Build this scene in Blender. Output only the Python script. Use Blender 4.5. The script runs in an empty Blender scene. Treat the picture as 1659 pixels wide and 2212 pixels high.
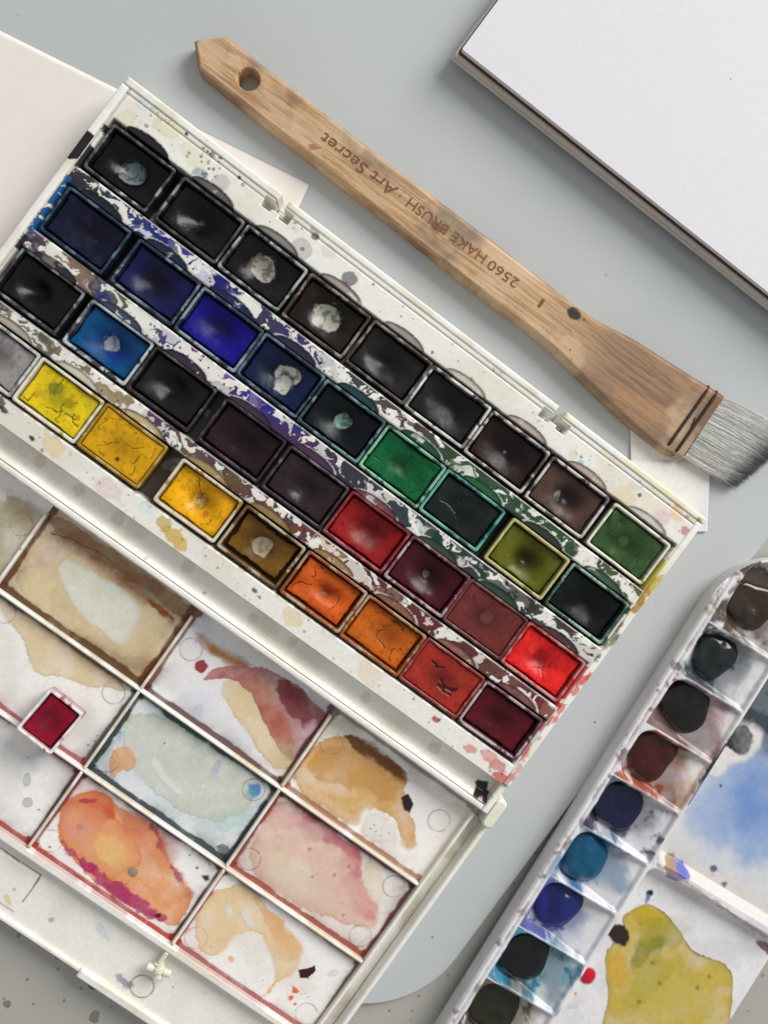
import bpy, math
import numpy as np
from mathutils import Vector, Matrix

# ------------------------------------------------------------------ camera, world, light
MM = 0.001
IW, IH, FPX, HC = 1659.0, 2212.0, 2000.0, 370.0
TA, TB = math.radians(-2.81), math.radians(-3.57)
_ca, _sa, _cb, _sb = math.cos(TA), math.sin(TA), math.cos(TB), math.sin(TB)
RC = np.array([[_cb, 0, _sb], [0, 1, 0], [-_sb, 0, _cb]]) @ np.array([[1, 0, 0], [0, _ca, -_sa], [0, _sa, _ca]])
scene = bpy.context.scene
COLL = scene.collection
cam_d = bpy.data.cameras.new('camera')
cam_d.sensor_fit = 'HORIZONTAL'
cam_d.sensor_width = 36.0
cam_d.lens = FPX / IW * 36.0
cam_d.clip_start = 0.01
cam_d.clip_end = 20.0
cam_d.dof.use_dof = True
cam_d.dof.focus_distance = 0.352
cam_d.dof.aperture_fstop = 7.0
cam = bpy.data.objects.new('camera', cam_d)
COLL.objects.link(cam)
cam.matrix_world = Matrix.Translation((0, 0, HC * MM)) @ Matrix([list(r) for r in RC]).to_4x4()
scene.camera = cam

world = bpy.data.worlds.new('World')
scene.world = world
world.use_nodes = True
bg = world.node_tree.nodes['Background']
bg.inputs[0].default_value = (0.98, 0.985, 1.0, 1)
bg.inputs[1].default_value = 0.39

LAZ, LEL, LDI = math.radians(36), math.radians(32), 2.6
ld = bpy.data.lights.new('window_light', 'AREA')
ld.shape = 'RECTANGLE'
ld.size, ld.size_y = 1.4, 1.4
ld.energy = 82.0
ld.color = (1.0, 0.985, 0.955)
lo = bpy.data.objects.new('window_light', ld)
COLL.objects.link(lo)
lo.location = (LDI * math.cos(LEL) * math.cos(LAZ), LDI * math.cos(LEL) * math.sin(LAZ), LDI * math.sin(LEL))
lo.rotation_euler = (-Vector(lo.location)).to_track_quat('-Z', 'Y').to_euler()

scene.view_settings.view_transform = 'Standard'
scene.view_settings.look = 'None'
scene.view_settings.gamma = 1.0
scene.view_settings.exposure = 0.0
scene.view_settings.use_curve_mapping = False

# ------------------------------------------------------------------ measuring helpers (mm; z up; table top z = 0)
def P(x, y, z):
    """point on the plane at height z that was measured at photo position x, y"""
    d = RC @ np.array([x - IW / 2, -(y - IH / 2), -FPX])
    return d[:2] * ((HC - z) / -d[2])

class Frame:
    def __init__(s, o, ang):
        s.o = np.array(o, float); s.a = ang
        s.e = np.array([math.cos(ang), math.sin(ang)]); s.n = np.array([-s.e[1], s.e[0]])
    def w(s, u, v):
        return s.o[0] + u * s.e[0] + v * s.n[0], s.o[1] + u * s.e[1] + v * s.n[1]
    def l(s, p):
        q = np.asarray(p) - s.o
        return q @ s.e, q @ s.n

BOX = Frame((0, 0), math.radians(-36.5))

def C1(p, z): return [P(a / 2, b / 2, z) for a, b in p]
def C3(p, z): return [P(a / 2, 737 + b / 2, z) for a, b in p]
def C4(p, z): return [P(829.5 + a / 2, 737 + b / 2, z) for a, b in p]
def C5(p, z): return [P(a / 2, 1474.7 + b / 2, z) for a, b in p]
def C6(p, z): return [P(829.5 + a / 2, 1474.7 + b / 2, z) for a, b in p]
def D(p, z): return [P(a, b, z) for a, b in p]

def S(*c):
    c = np.array(c, float) / 255.0
    return np.where(c <= 0.04045, c / 12.92, ((c + 0.055) / 1.055) ** 2.4)

WHITE = S(232, 230, 222)
_tab = np.random.default_rng(5).random((256, 256))
def vnoise(x, y, seed=0):
    x = x + seed * 17.31; y = y + seed * 9.77
    xi = np.floor(x).astype(int); yi = np.floor(y).astype(int)
    fx = x - xi; fy = y - yi
    fx = fx * fx * (3 - 2 * fx); fy = fy * fy * (3 - 2 * fy)
    a = _tab[xi & 255, yi & 255]; b = _tab[(xi + 1) & 255, yi & 255]
    c = _tab[xi & 255, (yi + 1) & 255]; d = _tab[(xi + 1) & 255, (yi + 1) & 255]
    return (a * (1 - fx) + b * fx) * (1 - fy) + (c * (1 - fx) + d * fx) * fy
def fbm(x, y, scale=5.0, seed=0, octv=4, gain=0.5):
    r = 0; amp = 1; tot = 0; f = 1.0 / scale
    for k in range(octv):
        r = r + amp * vnoise(x * f + 3.1 * k, y * f - 2.3 * k, seed + k * 7)
        tot += amp; amp *= gain; f *= 2.03
    return r / tot
def sm(x, a=0.0, b=1.0):
    t = np.clip((x - a) / (b - a), 0, 1)
    return t * t * (3 - 2 * t)

def sdf(x, y, poly):
    n = len(poly); best = np.full(x.shape, 1e9); ins = np.zeros(x.shape, bool)
    for i in range(n):
        ax, ay = poly[i]; bx, by = poly[(i + 1) % n]
        ex, ey = bx - ax, by - ay
        t = np.clip(((x - ax) * ex + (y - ay) * ey) / (ex * ex + ey * ey + 1e-12), 0, 1)
        best = np.minimum(best, (x - ax - t * ex) ** 2 + (y - ay - t * ey) ** 2)
        c = ((ay > y) != (by > y)) & (x < (bx - ax) * (y - ay) / (by - ay + 1e-12) + ax)
        ins ^= c
    d = np.sqrt(best)
    return np.where(ins, -d, d)
def smooth_poly(poly, it=2):
    p = [np.array(q, float) for q in poly]
    for _ in range(it):
        r = []
        for i in range(len(p)):
            a, b = p[i], p[(i + 1) % len(p)]
            r += [a * .75 + b * .25, a * .25 + b * .75]
        p = r
    return p

class Canvas:
    """colour, roughness and height painted on the vertices of one surface, in world mm"""
    def __init__(s, x, y, base, rough=0.4):
        s.x = x; s.y = y; n = x.size
        s.c = np.tile(np.array(base, float), (n, 1)); s.r = np.full(n, float(rough)); s.h = np.zeros(n)
        s.seed = 1
    def sel(s, x0, x1, y0, y1):
        return np.nonzero((s.x > x0) & (s.x < x1) & (s.y > y0) & (s.y < y1))[0]
    def mix(s, i, col, a, rough=None):
        a = np.clip(a, 0, 1)
        s.c[i] = s.c[i] * (1 - a[:, None]) + np.asarray(col) * a[:, None]
        if rough is not None: s.r[i] = s.r[i] * (1 - a) + rough * a
    def wash(s, poly, col, a=1.0, soft=0.4, warp=1.5, ws=5.0, edge=0.16, ew=0.5, ecol=None, grain=0.22, fade=None, rough=None, sp=True):
        s.seed += 1
        if sp: poly = smooth_poly(poly, 1)
        q = np.array(poly); m = 4 + warp
        i = s.sel(q[:, 0].min() - m, q[:, 0].max() + m, q[:, 1].min() - m, q[:, 1].max() + m)
        if i.size == 0: return
        x, y = s.x[i], s.y[i]
        d = sdf(x, y, poly) + warp * 2.4 * (fbm(x, y, ws, s.seed, 5, .6) - .5) + .5 * (fbm(x, y, 1.1, s.seed + 3, 2) - .5)
        sl = soft * (.45 + 5.0 * sm(fbm(x, y, 16, s.seed + 17, 2), .5, .72))
        m = sm(-d, -sl * .45, sl * .55)
        g = 1 + grain * 2.2 * (fbm(x, y, 9, s.seed + 50, 5, .6) - .5) * 2
        fine = fbm(x, y, .9, s.seed + 60, 2)
        bk = fbm(x, y, 14, s.seed + 70, 4, .55) * 4.0
        bk = np.abs(bk - np.floor(bk) - .5) * 2          # contour of an old tide line
        al = a * m * g * (1 + .12 * (fine - .5))
        if fade is not None:      # (p, q): alpha falls from p to q
            p0, p1 = np.array(fade[0]), np.array(fade[1]); e = p1 - p0
            t = ((x - p0[0]) * e[0] + (y - p0[1]) * e[1]) / (e @ e) + .35 * (fbm(x, y, 8, s.seed + 9) - .5)
            al = al * (1 - sm(t, 0, 1))
        s.mix(i, col, al, .17 if rough is None else rough); s.h[i] += .05 * m
        s.mix(i, np.asarray(col) * .62, .18 * a * m * sm(bk, .88, .98) * sm(g, .85, 1.1))
        s.mix(i, np.minimum(np.asarray(col) * 1.25 + .01, .85), .35 * a * m * sm(bk, .2, .0) * (bk < .2))
        if edge > 0:
            ec = np.asarray(ecol if ecol is not None else np.asarray(col) * .45)
            ed = np.exp(-np.maximum(-d, 0) / ew) * m * (0.35 + 1.3 * fbm(x, y, 6, s.seed + 31, 3))
            s.mix(i, ec, edge * ed, rough)
    def spot(s, p, r, col, a=1.0, warp=0.2, soft=0.25, ring=0.0, rough=None, asp=1.0, ang=0.0, h=0.0):
        s.seed += 1; R = r * max(asp, 1) * 1.5 + 1
        i = s.sel(p[0] - R, p[0] + R, p[1] - R, p[1] + R)
        if i.size == 0: return
        dx, dy = s.x[i] - p[0], s.y[i] - p[1]
        ca, sa = math.cos(ang), math.sin(ang)
        dx, dy = (dx * ca + dy * sa) / asp, -dx * sa + dy * ca
        d = np.hypot(dx, dy) * (1 + warp * 2 * (fbm(s.x[i], s.y[i], max(r * .8, .5), s.seed, 3) - .5)) - r
        m = sm(-d, -soft * .5, soft)
        s.mix(i, col, a * m, rough)
        if ring > 0: s.mix(i, np.asarray(col) * .4, ring * np.exp(-np.abs(d + .25) / .22) * m)
        if h: s.h[i] += h * np.clip(1 - (np.maximum(d + r, 0) / r) ** 2, 0, 1)
    def ring(s, p, r, w=0.3, col=(.25, .2, .17), a=.6, h=-0.12, gap=.4):
        s.seed += 1
        i = s.sel(p[0] - r - 2, p[0] + r + 2, p[1] - r - 2, p[1] + r + 2)
        if i.size == 0: return
        d = np.abs(np.hypot(s.x[i] - p[0], s.y[i] - p[1]) - r)
        m = np.exp(-(d / w) ** 2)
        s.mix(i, col, a * m * sm(fbm(s.x[i], s.y[i], 4, s.seed, 3), gap - .25, gap + .2)); s.h[i] += h * m
    def line(s, pts, w, col, a=1.0, warp=0.3, h=0.0, rough=None):
        s.seed += 1; q = np.array(pts)
        i = s.sel(q[:, 0].min() - w - 3, q[:, 0].max() + w + 3, q[:, 1].min() - w - 3, q[:, 1].max() + w + 3)
        if i.size == 0: return
        x = s.x[i] + warp * 4 * (fbm(s.x[i], s.y[i], 2.5, s.seed, 3) - .5)
        y = s.y[i] + warp * 4 * (fbm(s.x[i], s.y[i], 2.5, s.seed + 40, 3) - .5)
        best = np.full(i.shape, 1e9)
        for (ax, ay), (bx, by) in zip(q[:-1], q[1:]):
            ex, ey = bx - ax, by - ay
            t = np.clip(((x - ax) * ex + (y - ay) * ey) / (ex * ex + ey * ey + 1e-12), 0, 1)
            best = np.minimum(best, np.hypot(x - ax - t * ex, y - ay - t * ey))
        ww = w * (.5 + fbm(s.x[i], s.y[i], 3, s.seed + 80, 2))
        m = sm(ww - best, -.12, .18)
        s.mix(i, col, a * m, rough)
        if h: s.h[i] += h * m
    def splat(s, rng, n, inside, r0, r1, cols, a=(.5, 1), bounds=None):
        x0, x1, y0, y1 = bounds if bounds else (s.x.min(), s.x.max(), s.y.min(), s.y.max())
        k = 0; tries = 0
        while k < n and tries < n * 40:
            tries += 1
            p = (rng.uniform(x0, x1), rng.uniform(y0, y1))
            if inside is not None and not inside(p): continue
            k += 1
            r = r0 * (r1 / r0) ** (rng.random() ** 1.7)
            s.spot(p, r, cols[rng.integers(len(cols))], rng.uniform(*a), .25, .2, ring=.25 if rng.random() < .4 else 0,
                   asp=rng.uniform(1, 1.5), ang=rng.uniform(0, 3.1))
    def dirt(s, col, a, scale=9, lo=.5, hi=.75):
        s.seed += 1
        n = fbm(s.x, s.y, scale, s.seed, 5)
        s.mix(np.arange(s.x.size), col, a * sm(n, lo, hi))
    def grain(s, amt=.05, scale=1.2):
        s.seed += 1
        s.c *= (1 + amt * 2 * (fbm(s.x, s.y, scale, s.seed, 3) - .5))[:, None]

# ------------------------------------------------------------------ materials
def new_mat(name):
    m = bpy.data.materials.new(name); m.use_nodes = True
    nt = m.node_tree; b = nt.nodes['Principled BSDF']
    return m, nt, b
def attr_mat(name, bump=0.05, bscale=900.0, coat=0.0, spec=0.5, coat_rough=0.15, sss=0.0):
    """vertex colour x fine procedural grain, vertex roughness, noise relief"""
    m, nt, b = new_mat(name); N = nt.nodes; L = nt.links
    at = N.new('ShaderNodeAttribute'); at.attribute_name = 'Col'
    ar = N.new('ShaderNodeAttribute'); ar.attribute_name = 'Rgh'
    tc = N.new('ShaderNodeTexCoord')
    nz = N.new('ShaderNodeTexNoise'); nz.inputs['Scale'].default_value = bscale; nz.inputs['Detail'].default_value = 4
    L.new(tc.outputs['Object'], nz.inputs['Vector'])
    mr = N.new('ShaderNodeMapRange'); mr.inputs[3].default_value = .9; mr.inputs[4].default_value = 1.1
    L.new(nz.outputs['Fac'], mr.inputs[0])
    mx = N.new('ShaderNodeMix'); mx.data_type = 'RGBA'; mx.blend_type = 'MULTIPLY'; mx.inputs[0].default_value = 1
    L.new(at.outputs['Color'], mx.inputs[6]); L.new(mr.outputs[0], mx.inputs[7])
    L.new(mx.outputs[2], b.inputs['Base Color'])
    ad = N.new('ShaderNodeMath'); ad.operation = 'MULTIPLY_ADD'; ad.inputs[1].default_value = .2; ad.inputs[2].default_value = -.1
    L.new(nz.outputs['Fac'], ad.inputs[0])
    a2 = N.new('ShaderNodeMath'); a2.operation = 'ADD'; a2.use_clamp = True
    L.new(ar.outputs['Fac'], a2.inputs[0]); L.new(ad.outputs[0], a2.inputs[1]); L.new(a2.outputs[0], b.inputs['Roughness'])
    bp = N.new('ShaderNodeBump'); bp.inputs['Strength'].default_value = bump; bp.inputs['Distance'].default_value = .0004
    L.new(nz.outputs['Fac'], bp.inputs['Height']); L.new(bp.outputs[0], b.inputs['Normal'])
    b.inputs['Specular IOR Level'].default_value = spec
    b.inputs['Coat Weight'].default_value = coat; b.inputs['Coat Roughness'].default_value = coat_rough
    if sss: b.inputs['Subsurface Weight'].default_value = sss; b.inputs['Subsurface Scale'].default_value = .002; b.inputs['Subsurface Radius'].default_value = (1, .8, .6)
    return m
def noise_mat(name, c1, c2, scale=60, rough=.5, bump=.1, bscale=600, spec=.5, stretch=(1, 1, 1), detail=5, coat=0):
    m, nt, b = new_mat(name); N = nt.nodes; L = nt.links
    tc = N.new('ShaderNodeTexCoord'); mp = N.new('ShaderNodeMapping'); mp.inputs['Scale'].default_value = stretch
    L.new(tc.outputs['Object'], mp.inputs[0])
    nz = N.new('ShaderNodeTexNoise'); nz.inputs['Scale'].default_value = scale; nz.inputs['Detail'].default_value = detail
    L.new(mp.outputs[0], nz.inputs['Vector'])
    cr = N.new('ShaderNodeValToRGB'); cr.color_ramp.elements[0].position = .3; cr.color_ramp.elements[1].position = .7
    cr.color_ramp.elements[0].color = (*c1, 1); cr.color_ramp.elements[1].color = (*c2, 1)
    L.new(nz.outputs['Fac'], cr.inputs[0]); L.new(cr.outputs[0], b.inputs['Base Color'])
    n2 = N.new('ShaderNodeTexNoise'); n2.inputs['Scale'].default_value = bscale; n2.inputs['Detail'].default_value = 4
    L.new(mp.outputs[0], n2.inputs['Vector'])
    bp = N.new('ShaderNodeBump'); bp.inputs['Strength'].default_value = bump; bp.inputs['Distance'].default_value = .0005
    L.new(n2.outputs['Fac'], bp.inputs['Height']); L.new(bp.outputs[0], b.inputs['Normal'])
    b.inputs['Roughness'].default_value = rough; b.inputs['Specular IOR Level'].default_value = spec; b.inputs['Coat Weight'].default_value = coat
    return m

M_plastic = attr_mat('painted_white_plastic', bump=.06, bscale=700, spec=.45, sss=.0)
M_paint = attr_mat('dried_watercolour', bump=.06, bscale=700, spec=.24)
M_wet = attr_mat('wet_gouache', bump=.03, bscale=300, spec=.3, coat=.4, coat_rough=.04)
M_wood = attr_mat('stained_wood', bump=.15, bscale=900, spec=.3)
M_hair = attr_mat('goat_hair', bump=0, spec=.3)
M_paperatt = attr_mat('painted_paper', bump=.10, bscale=1400, spec=.15)

# ------------------------------------------------------------------ mesh helpers
def tag(o, label=None, cat=None, group=None, kind=None):
    for k, v in (('label', label), ('category', cat), ('group', group), ('kind', kind)):
        if v: o[k] = v
    return o
def thing(name, loc, label, cat, group=None):
    o = bpy.data.objects.new(name, None); COLL.objects.link(o)
    o.empty_display_size = .01
    o.location = Vector(loc) * MM
    return tag(o, label, cat, group)
def root_loc(parent):
    l = np.zeros(3)
    while parent is not None:
        l += np.array(parent.location) / MM; parent = parent.parent
    return l
def mk(name, V, quads, mat, parent=None, col=None, rgh=None, smooth=True, tris=None, loc=None):
    """V in world mm. One mesh object."""
    V = np.asarray(V, float)
    off = root_loc(parent)
    if parent is None and loc is not None: off = np.array(loc, float)
    me = bpy.data.meshes.new(name)
    quads = np.asarray(quads, np.int32) if quads is not None else np.zeros((0, 4), np.int32)
    tris = np.asarray(tris, np.int32) if tris is not None else np.zeros((0, 3), np.int32)
    nl = quads.size + tris.size; npol = len(quads) + len(tris)
    me.vertices.add(len(V)); me.vertices.foreach_set('co', ((V - off) * MM).astype(np.float32).ravel())
    me.loops.add(nl); me.loops.foreach_set('vertex_index', np.concatenate([quads.ravel(), tris.ravel()]).astype(np.int32))
    me.polygons.add(npol)
    st = np.concatenate([np.arange(len(quads)) * 4, quads.size + np.arange(len(tris)) * 3]).astype(np.int32)
    me.polygons.foreach_set('loop_start', st)
    me.polygons.foreach_set('use_smooth', np.full(npol, smooth, bool))
    me.update(calc_edges=True); me.validate()
    if col is not None:
        a = me.color_attributes.new('Col', 'FLOAT_COLOR', 'POINT')
        c4 = np.ones((len(V), 4), np.float32); c4[:, :3] = np.clip(col, 0, 1)
        a.data.foreach_set('color', c4.ravel())
        r = me.attributes.new('Rgh', 'FLOAT', 'POINT')
        r.data.foreach_set('value', np.asarray(rgh, np.float32).ravel())
    me.materials.append(mat)
    o = bpy.data.objects.new(name, me); COLL.objects.link(o)
    if parent is not None: o.parent = parent
    elif loc is not None: o.location = Vector(loc) * MM
    return o
def grid_quads(nu, nv):
    i = np.arange(nu * nv).reshape(nu, nv)
    return np.stack([i[:-1, :-1], i[1:, :-1], i[1:, 1:], i[:-1, 1:]], -1).reshape(-1, 4)

def patch(name, parent, xy, nu, nv, zf, paint, mat, base=S(236, 234, 227), rough=.4, zbot=None, drop=None, loc=None, flip=False):
    """height-field surface: xy(a,b) maps the unit square to world mm; zf(x,y,a,b) gives the height; paint(canvas) colours it;
    zbot adds side walls down to that height; drop(x,y) true where the sheet is cut away."""
    a, b = np.meshgrid(np.linspace(0, 1, nu), np.linspace(0, 1, nv), indexing='ij')
    a = a.ravel(); b = b.ravel()
    x, y = xy(a, b)
    cv = Canvas(x, y, base, rough); cv.a = a; cv.b = b
    z = zf(x, y, a, b) + np.zeros_like(x)
    cv.z = z
    if paint: paint(cv)
    z = z + cv.h
    q = grid_quads(nu, nv)
    if drop is not None:
        dm = drop(x, y); q = q[~dm[q].all(1)]
    V = np.stack([x, y, z], 1); col = cv.c; rg = cv.r
    if zbot is not None:
        i = np.arange(nu * nv).reshape(nu, nv)
        loop = np.concatenate([i[:-1, 0], i[-1, :-1], i[:0:-1, -1], i[0, :0:-1]])
        k = len(V); m = len(loop)
        Vb = V[loop].copy(); Vb[:, 2] = zbot
        Vt = V[loop].copy()
        V = np.concatenate([V, Vt, Vb]); col = np.concatenate([col, col[loop], col[loop]]); rg = np.concatenate([rg, rg[loop], rg[loop]])
        j = np.arange(m); jn = (j + 1) % m
        q = np.concatenate([q, np.stack([k + j, k + m + j, k + m + jn, k + jn], 1)])
    if flip: q = q[:, ::-1]
    return mk(name, V, q, mat, parent, col, rg, loc=loc)
def rect(fr, u0, u1, v0, v1):
    def f(a, b): return fr.w(u0 + (u1 - u0) * a, v0 + (v1 - v0) * b)
    return f
def quadmap(p00, p10, p11, p01):
    p00, p10, p11, p01 = map(np.array, (p00, p10, p11, p01))
    def f(a, b):
        q = [p00[k] * (1 - a) * (1 - b) + p10[k] * a * (1 - b) + p11[k] * a * b + p01[k] * (1 - a) * b for k in (0, 1)]
        return q[0], q[1]
    return f
def strip(name, parent, fr, u0, u1, v0, v1, ztop, zbot, paint=None, r=.6, base=S(236, 234, 227), rough=.38, mat=None, res=.6, xy=None):
    """a moulded bar with rounded top edges"""
    nu = max(8, int(abs(u1 - u0) / res)); nv = max(7, int(abs(v1 - v0) / min(res, .3)))
    if abs(u1 - u0) < 6: nu = max(7, int(abs(u1 - u0) / .3))
    def zf(x, y, a, b):
        du = np.minimum(a, 1 - a) * abs(u1 - u0); dv = np.minimum(b, 1 - b) * abs(v1 - v0)
        d = np.clip(np.minimum(du, dv), 0, r)
        return ztop - (r - np.sqrt(np.maximum(r * r - (r - d) ** 2, 0)))
    return patch(name, parent, xy or rect(fr, u0, u1, v0, v1), nu, nv, zf, paint, mat or M_plastic, base, rough, zbot)
def poly_slab(name, poly, z0, z1, mat, parent=None, loc=None, bev=.0):
    """flat slab with a given outline (convex)"""
    p = np.array(poly); n = len(p); c = p.mean(0)
    rings = [(1.0, z0, 0), (1.0, z1 - bev, 0), (1.0, z1, bev)] if bev else [(1, z0, 0), (1, z1, 0)]
    V = []
    for _, z, ins in rings:
        d = c - p; L = np.linalg.norm(d, axis=1)[:, None]
        q = p + d / L * ins
        V += [(*k, z) for k in q]
    V.append((*c, z1)); V.append((*c, z0))
    Q = []; T = []
    for r in range(len(rings) - 1):
        for i in range(n):
            j = (i + 1) % n; Q.append((r * n + i, r * n + j, (r + 1) * n + j, (r + 1) * n + i))
    top = (len(rings) - 1) * n
    for i in range(n):
        j = (i + 1) % n; T.append((top + i, top + j, len(V) - 2)); T.append((j, i, len(V) - 1))
    # shared corners would smear the shading, so flat
    return mk(name, V, Q, mat, parent, smooth=False, tris=T, loc=loc)
def rounded(cx, cy, hx, hy, r, n=8, fr=BOX):
    pts = []
    for k, (sx, sy) in enumerate(((1, 1), (-1, 1), (-1, -1), (1, -1))):
        for i in range(n + 1):
            t = math.pi / 2 * (k + i / n)
            pts.append(fr.w(cx + sx * (hx - r) + r * math.cos(t), cy + sy * (hy - r) + r * math.sin(t)))
    return pts
def tube(name, pts, rad, mat, parent, n=10, col=None, caps=True, smooth=True):
    pts = [np.array(p, float) for p in pts]; V = []; Q = []; T = []
    for i, p in enumerate(pts):
        t = pts[min(i + 1, len(pts) - 1)] - pts[max(i - 1, 0)]; t /= np.linalg.norm(t)
        u = np.cross(t, (0, 0, 1.0)); u = u / np.linalg.norm(u) if np.linalg.norm(u) > 1e-6 else np.array((1., 0, 0))
        w = np.cross(u, t); rr = rad[i] if hasattr(rad, '__len__') else rad
        for k in range(n):
            a = 2 * math.pi * k / n; V.append(p + rr * (math.cos(a) * u + math.sin(a) * w))
    for i in range(len(pts) - 1):
        for k in range(n):
            Q.append((i * n + k, i * n + (k + 1) % n, (i + 1) * n + (k + 1) % n, (i + 1) * n + k))
    if caps:
        V.append(pts[0]); V.append(pts[-1]); e = (len(pts) - 1) * n
        for k in range(n):
            T.append(((k + 1) % n, k, len(V) - 2)); T.append((e + k, e + (k + 1) % n, len(V) - 1))
    c = np.tile(np.array(col), (len(V), 1)) if col is not None else None
    return mk(name, V, Q, mat, parent, c, np.full(len(V), .5) if col is not None else None, tris=T, smooth=smooth)

rng = np.random.default_rng(11)

# ------------------------------------------------------------------ setting: table and grey board
def table_material():
    m, nt, b = new_mat('terrazzo_table'); N = nt.nodes; L = nt.links
    tc = N.new('ShaderNodeTexCoord')
    vo = N.new('ShaderNodeTexVoronoi'); vo.inputs['Scale'].default_value = 120; vo.inputs['Randomness'].default_value = 1
    nz = N.new('ShaderNodeTexNoise'); nz.inputs['Scale'].default_value = 300; nz.inputs['Detail'].default_value = 3
    wx = N.new('ShaderNodeMix'); wx.data_type = 'RGBA'; wx.inputs[0].default_value = .0035
    L.new(tc.outputs['Object'], wx.inputs[6]); L.new(nz.outputs['Color'], wx.inputs[7]); L.new(wx.outputs[2], vo.inputs['Vector'])
    # chip: close to its cell centre, and only in some cells
    lt = N.new('ShaderNodeMath'); lt.operation = 'LESS_THAN'
    sp = N.new('ShaderNodeSeparateColor'); L.new(vo.outputs['Color'], sp.inputs[0])
    sz = N.new('ShaderNodeMapRange'); sz.inputs[1].default_value = .35; sz.inputs[2].default_value = 1; sz.inputs[3].default_value = -.1; sz.inputs[4].default_value = .3
    sz.clamp = False
    L.new(sp.outputs[0], sz.inputs[0]); L.new(vo.outputs['Distance'], lt.inputs[0]); L.new(sz.outputs[0], lt.inputs[1])
    ch = N.new('ShaderNodeValToRGB'); ch.color_ramp.elements[0].color = (.12, .12, .095, 1); ch.color_ramp.elements[1].color = (.27, .25, .2, 1)
    L.new(sp.outputs[1], ch.inputs[0])
    n2 = N.new('ShaderNodeTexNoise'); n2.inputs['Scale'].default_value = 9; n2.inputs['Detail'].default_value = 6
    L.new(tc.outputs['Object'], n2.inputs['Vector'])
    cr = N.new('ShaderNodeValToRGB'); cr.color_ramp.elements[0].color = (.38, .37, .335, 1); cr.color_ramp.elements[1].color = (.44, .425, .39, 1)
    L.new(n2.outputs['Fac'], cr.inputs[0])
    mx = N.new('ShaderNodeMix'); mx.data_type = 'RGBA'
    L.new(lt.outputs[0], mx.inputs[0]); L.new(cr.outputs[0], mx.inputs[6]); L.new(ch.outputs[0], mx.inputs[7])
    v2 = N.new('ShaderNodeTexVoronoi'); v2.inputs['Scale'].default_value = 330; L.new(wx.outputs[2], v2.inputs['Vector'])
    s2 = N.new('ShaderNodeSeparateColor'); L.new(v2.outputs['Color'], s2.inputs[0])
    z2 = N.new('ShaderNodeMapRange'); z2.clamp = False; z2.inputs[1].default_value = .6; z2.inputs[2].default_value = 1; z2.inputs[3].default_value = -.05; z2.inputs[4].default_value = .32
    l2 = N.new('ShaderNodeMath'); l2.operation = 'LESS_THAN'; L.new(s2.outputs[0], z2.inputs[0]); L.new(v2.outputs['Distance'], l2.inputs[0]); L.new(z2.outputs[0], l2.inputs[1])
    m2 = N.new('ShaderNodeMix'); m2.data_type = 'RGBA'; L.new(l2.outputs[0], m2.inputs[0]); L.new(mx.outputs[2], m2.inputs[6]); m2.inputs[7].default_value = (.24, .225, .19, 1)
    L.new(m2.outputs[2], b.inputs['Base Color']); b.inputs['Roughness'].default_value = .45
    return m
tb = mk('table', [(-1500, -1500, 0), (1500, -1500, 0), (1500, 1500, 0), (-1500, 1500, 0)], [(0, 1, 2, 3)], table_material(), smooth=False)
tag(tb, kind='structure')

BZ = 3.0
M_board = noise_mat('grey_board', S(178, 183, 184), S(192, 196, 196), scale=5, rough=.22, bump=.03, bscale=2500, spec=.5)  # broad clouding in the base colour stands in for soft reflections
bp = []
for k in range(25):
    t = -math.pi / 2 + math.pi / 2 * k / 24
    bp.append(BOX.w(117 + 45 * math.cos(t), -130 + 45 * math.sin(t)))
bp += [BOX.w(162, 330), BOX.w(-420, 330), BOX.w(-420, -175)]
_nt = M_board.node_tree; _n = _nt.nodes.new('ShaderNodeTexNoise'); _n.inputs['Scale'].default_value = 14; _n.inputs['Detail'].default_value = 8; _n.inputs['Roughness'].default_value = .65
_r = _nt.nodes.new('ShaderNodeMapRange'); _r.inputs[1].default_value = .35; _r.inputs[2].default_value = .68; _r.inputs[3].default_value = .14; _r.inputs[4].default_value = .4
_nt.links.new(_nt.nodes['Texture Coordinate'].outputs['Object'], _n.inputs['Vector']); _nt.links.new(_n.outputs['Fac'], _r.inputs[0]); _nt.links.new(_r.outputs[0], _nt.nodes['Principled BSDF'].inputs['Roughness'])
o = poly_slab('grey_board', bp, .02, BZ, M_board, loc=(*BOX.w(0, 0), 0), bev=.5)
tag(o, 'smooth grey board with a rounded corner lying under everything', 'board')

# ------------------------------------------------------------------ papers
def paper_sheet(name, corners, z, label, cat, base, nu, nv, curl=None, paint=None):
    p00, p10, p11, p01 = corners
    def zf(x, y, a, b): return z + (curl(a, b) if curl else 0) + .12 * (fbm(x, y, 40, 77, 2) - .5)
    o = patch(name, None, quadmap(*corners), nu, nv, zf, paint, M_paperatt, base, .85, zbot=None, loc=(*np.mean(corners, 0), z))
    # give the sheet a real thickness
    sol = o.modifiers.new('thickness', 'SOLIDIFY'); sol.thickness = .3 * MM; sol.offset = -1
    return tag(o, label, cat)
pc = P(668, 398, 4); e1 = P(250, 190, 4) - pc; e1 /= np.linalg.norm(e1); e2 = np.array([-e1[1], e1[0]])
if e2[1] > 0: e2 = -e2
def beige_paint(c):
    c.grain(.03, 3); c.dirt(S(205, 200, 196), .25, 20)
paper_sheet('paper_sheet', [pc, pc + e1 * 330, pc + e1 * 330 + e2 * 150, pc + e2 * 150], BZ + .5,
            'large cream paper sheet sticking out from under the open paintbox at upper left', 'paper', S(231, 225, 218), 160, 80, paint=beige_paint)
tz = BZ + .6
def tissue_paint(c):
    c.grain(.06, .8); c.dirt(S(205, 205, 205), .35, 4)
tq = [P(1362, 905, tz), P(1535, 905, tz), P(1527, 1149, tz), P(1362, 1149, tz)]
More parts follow.
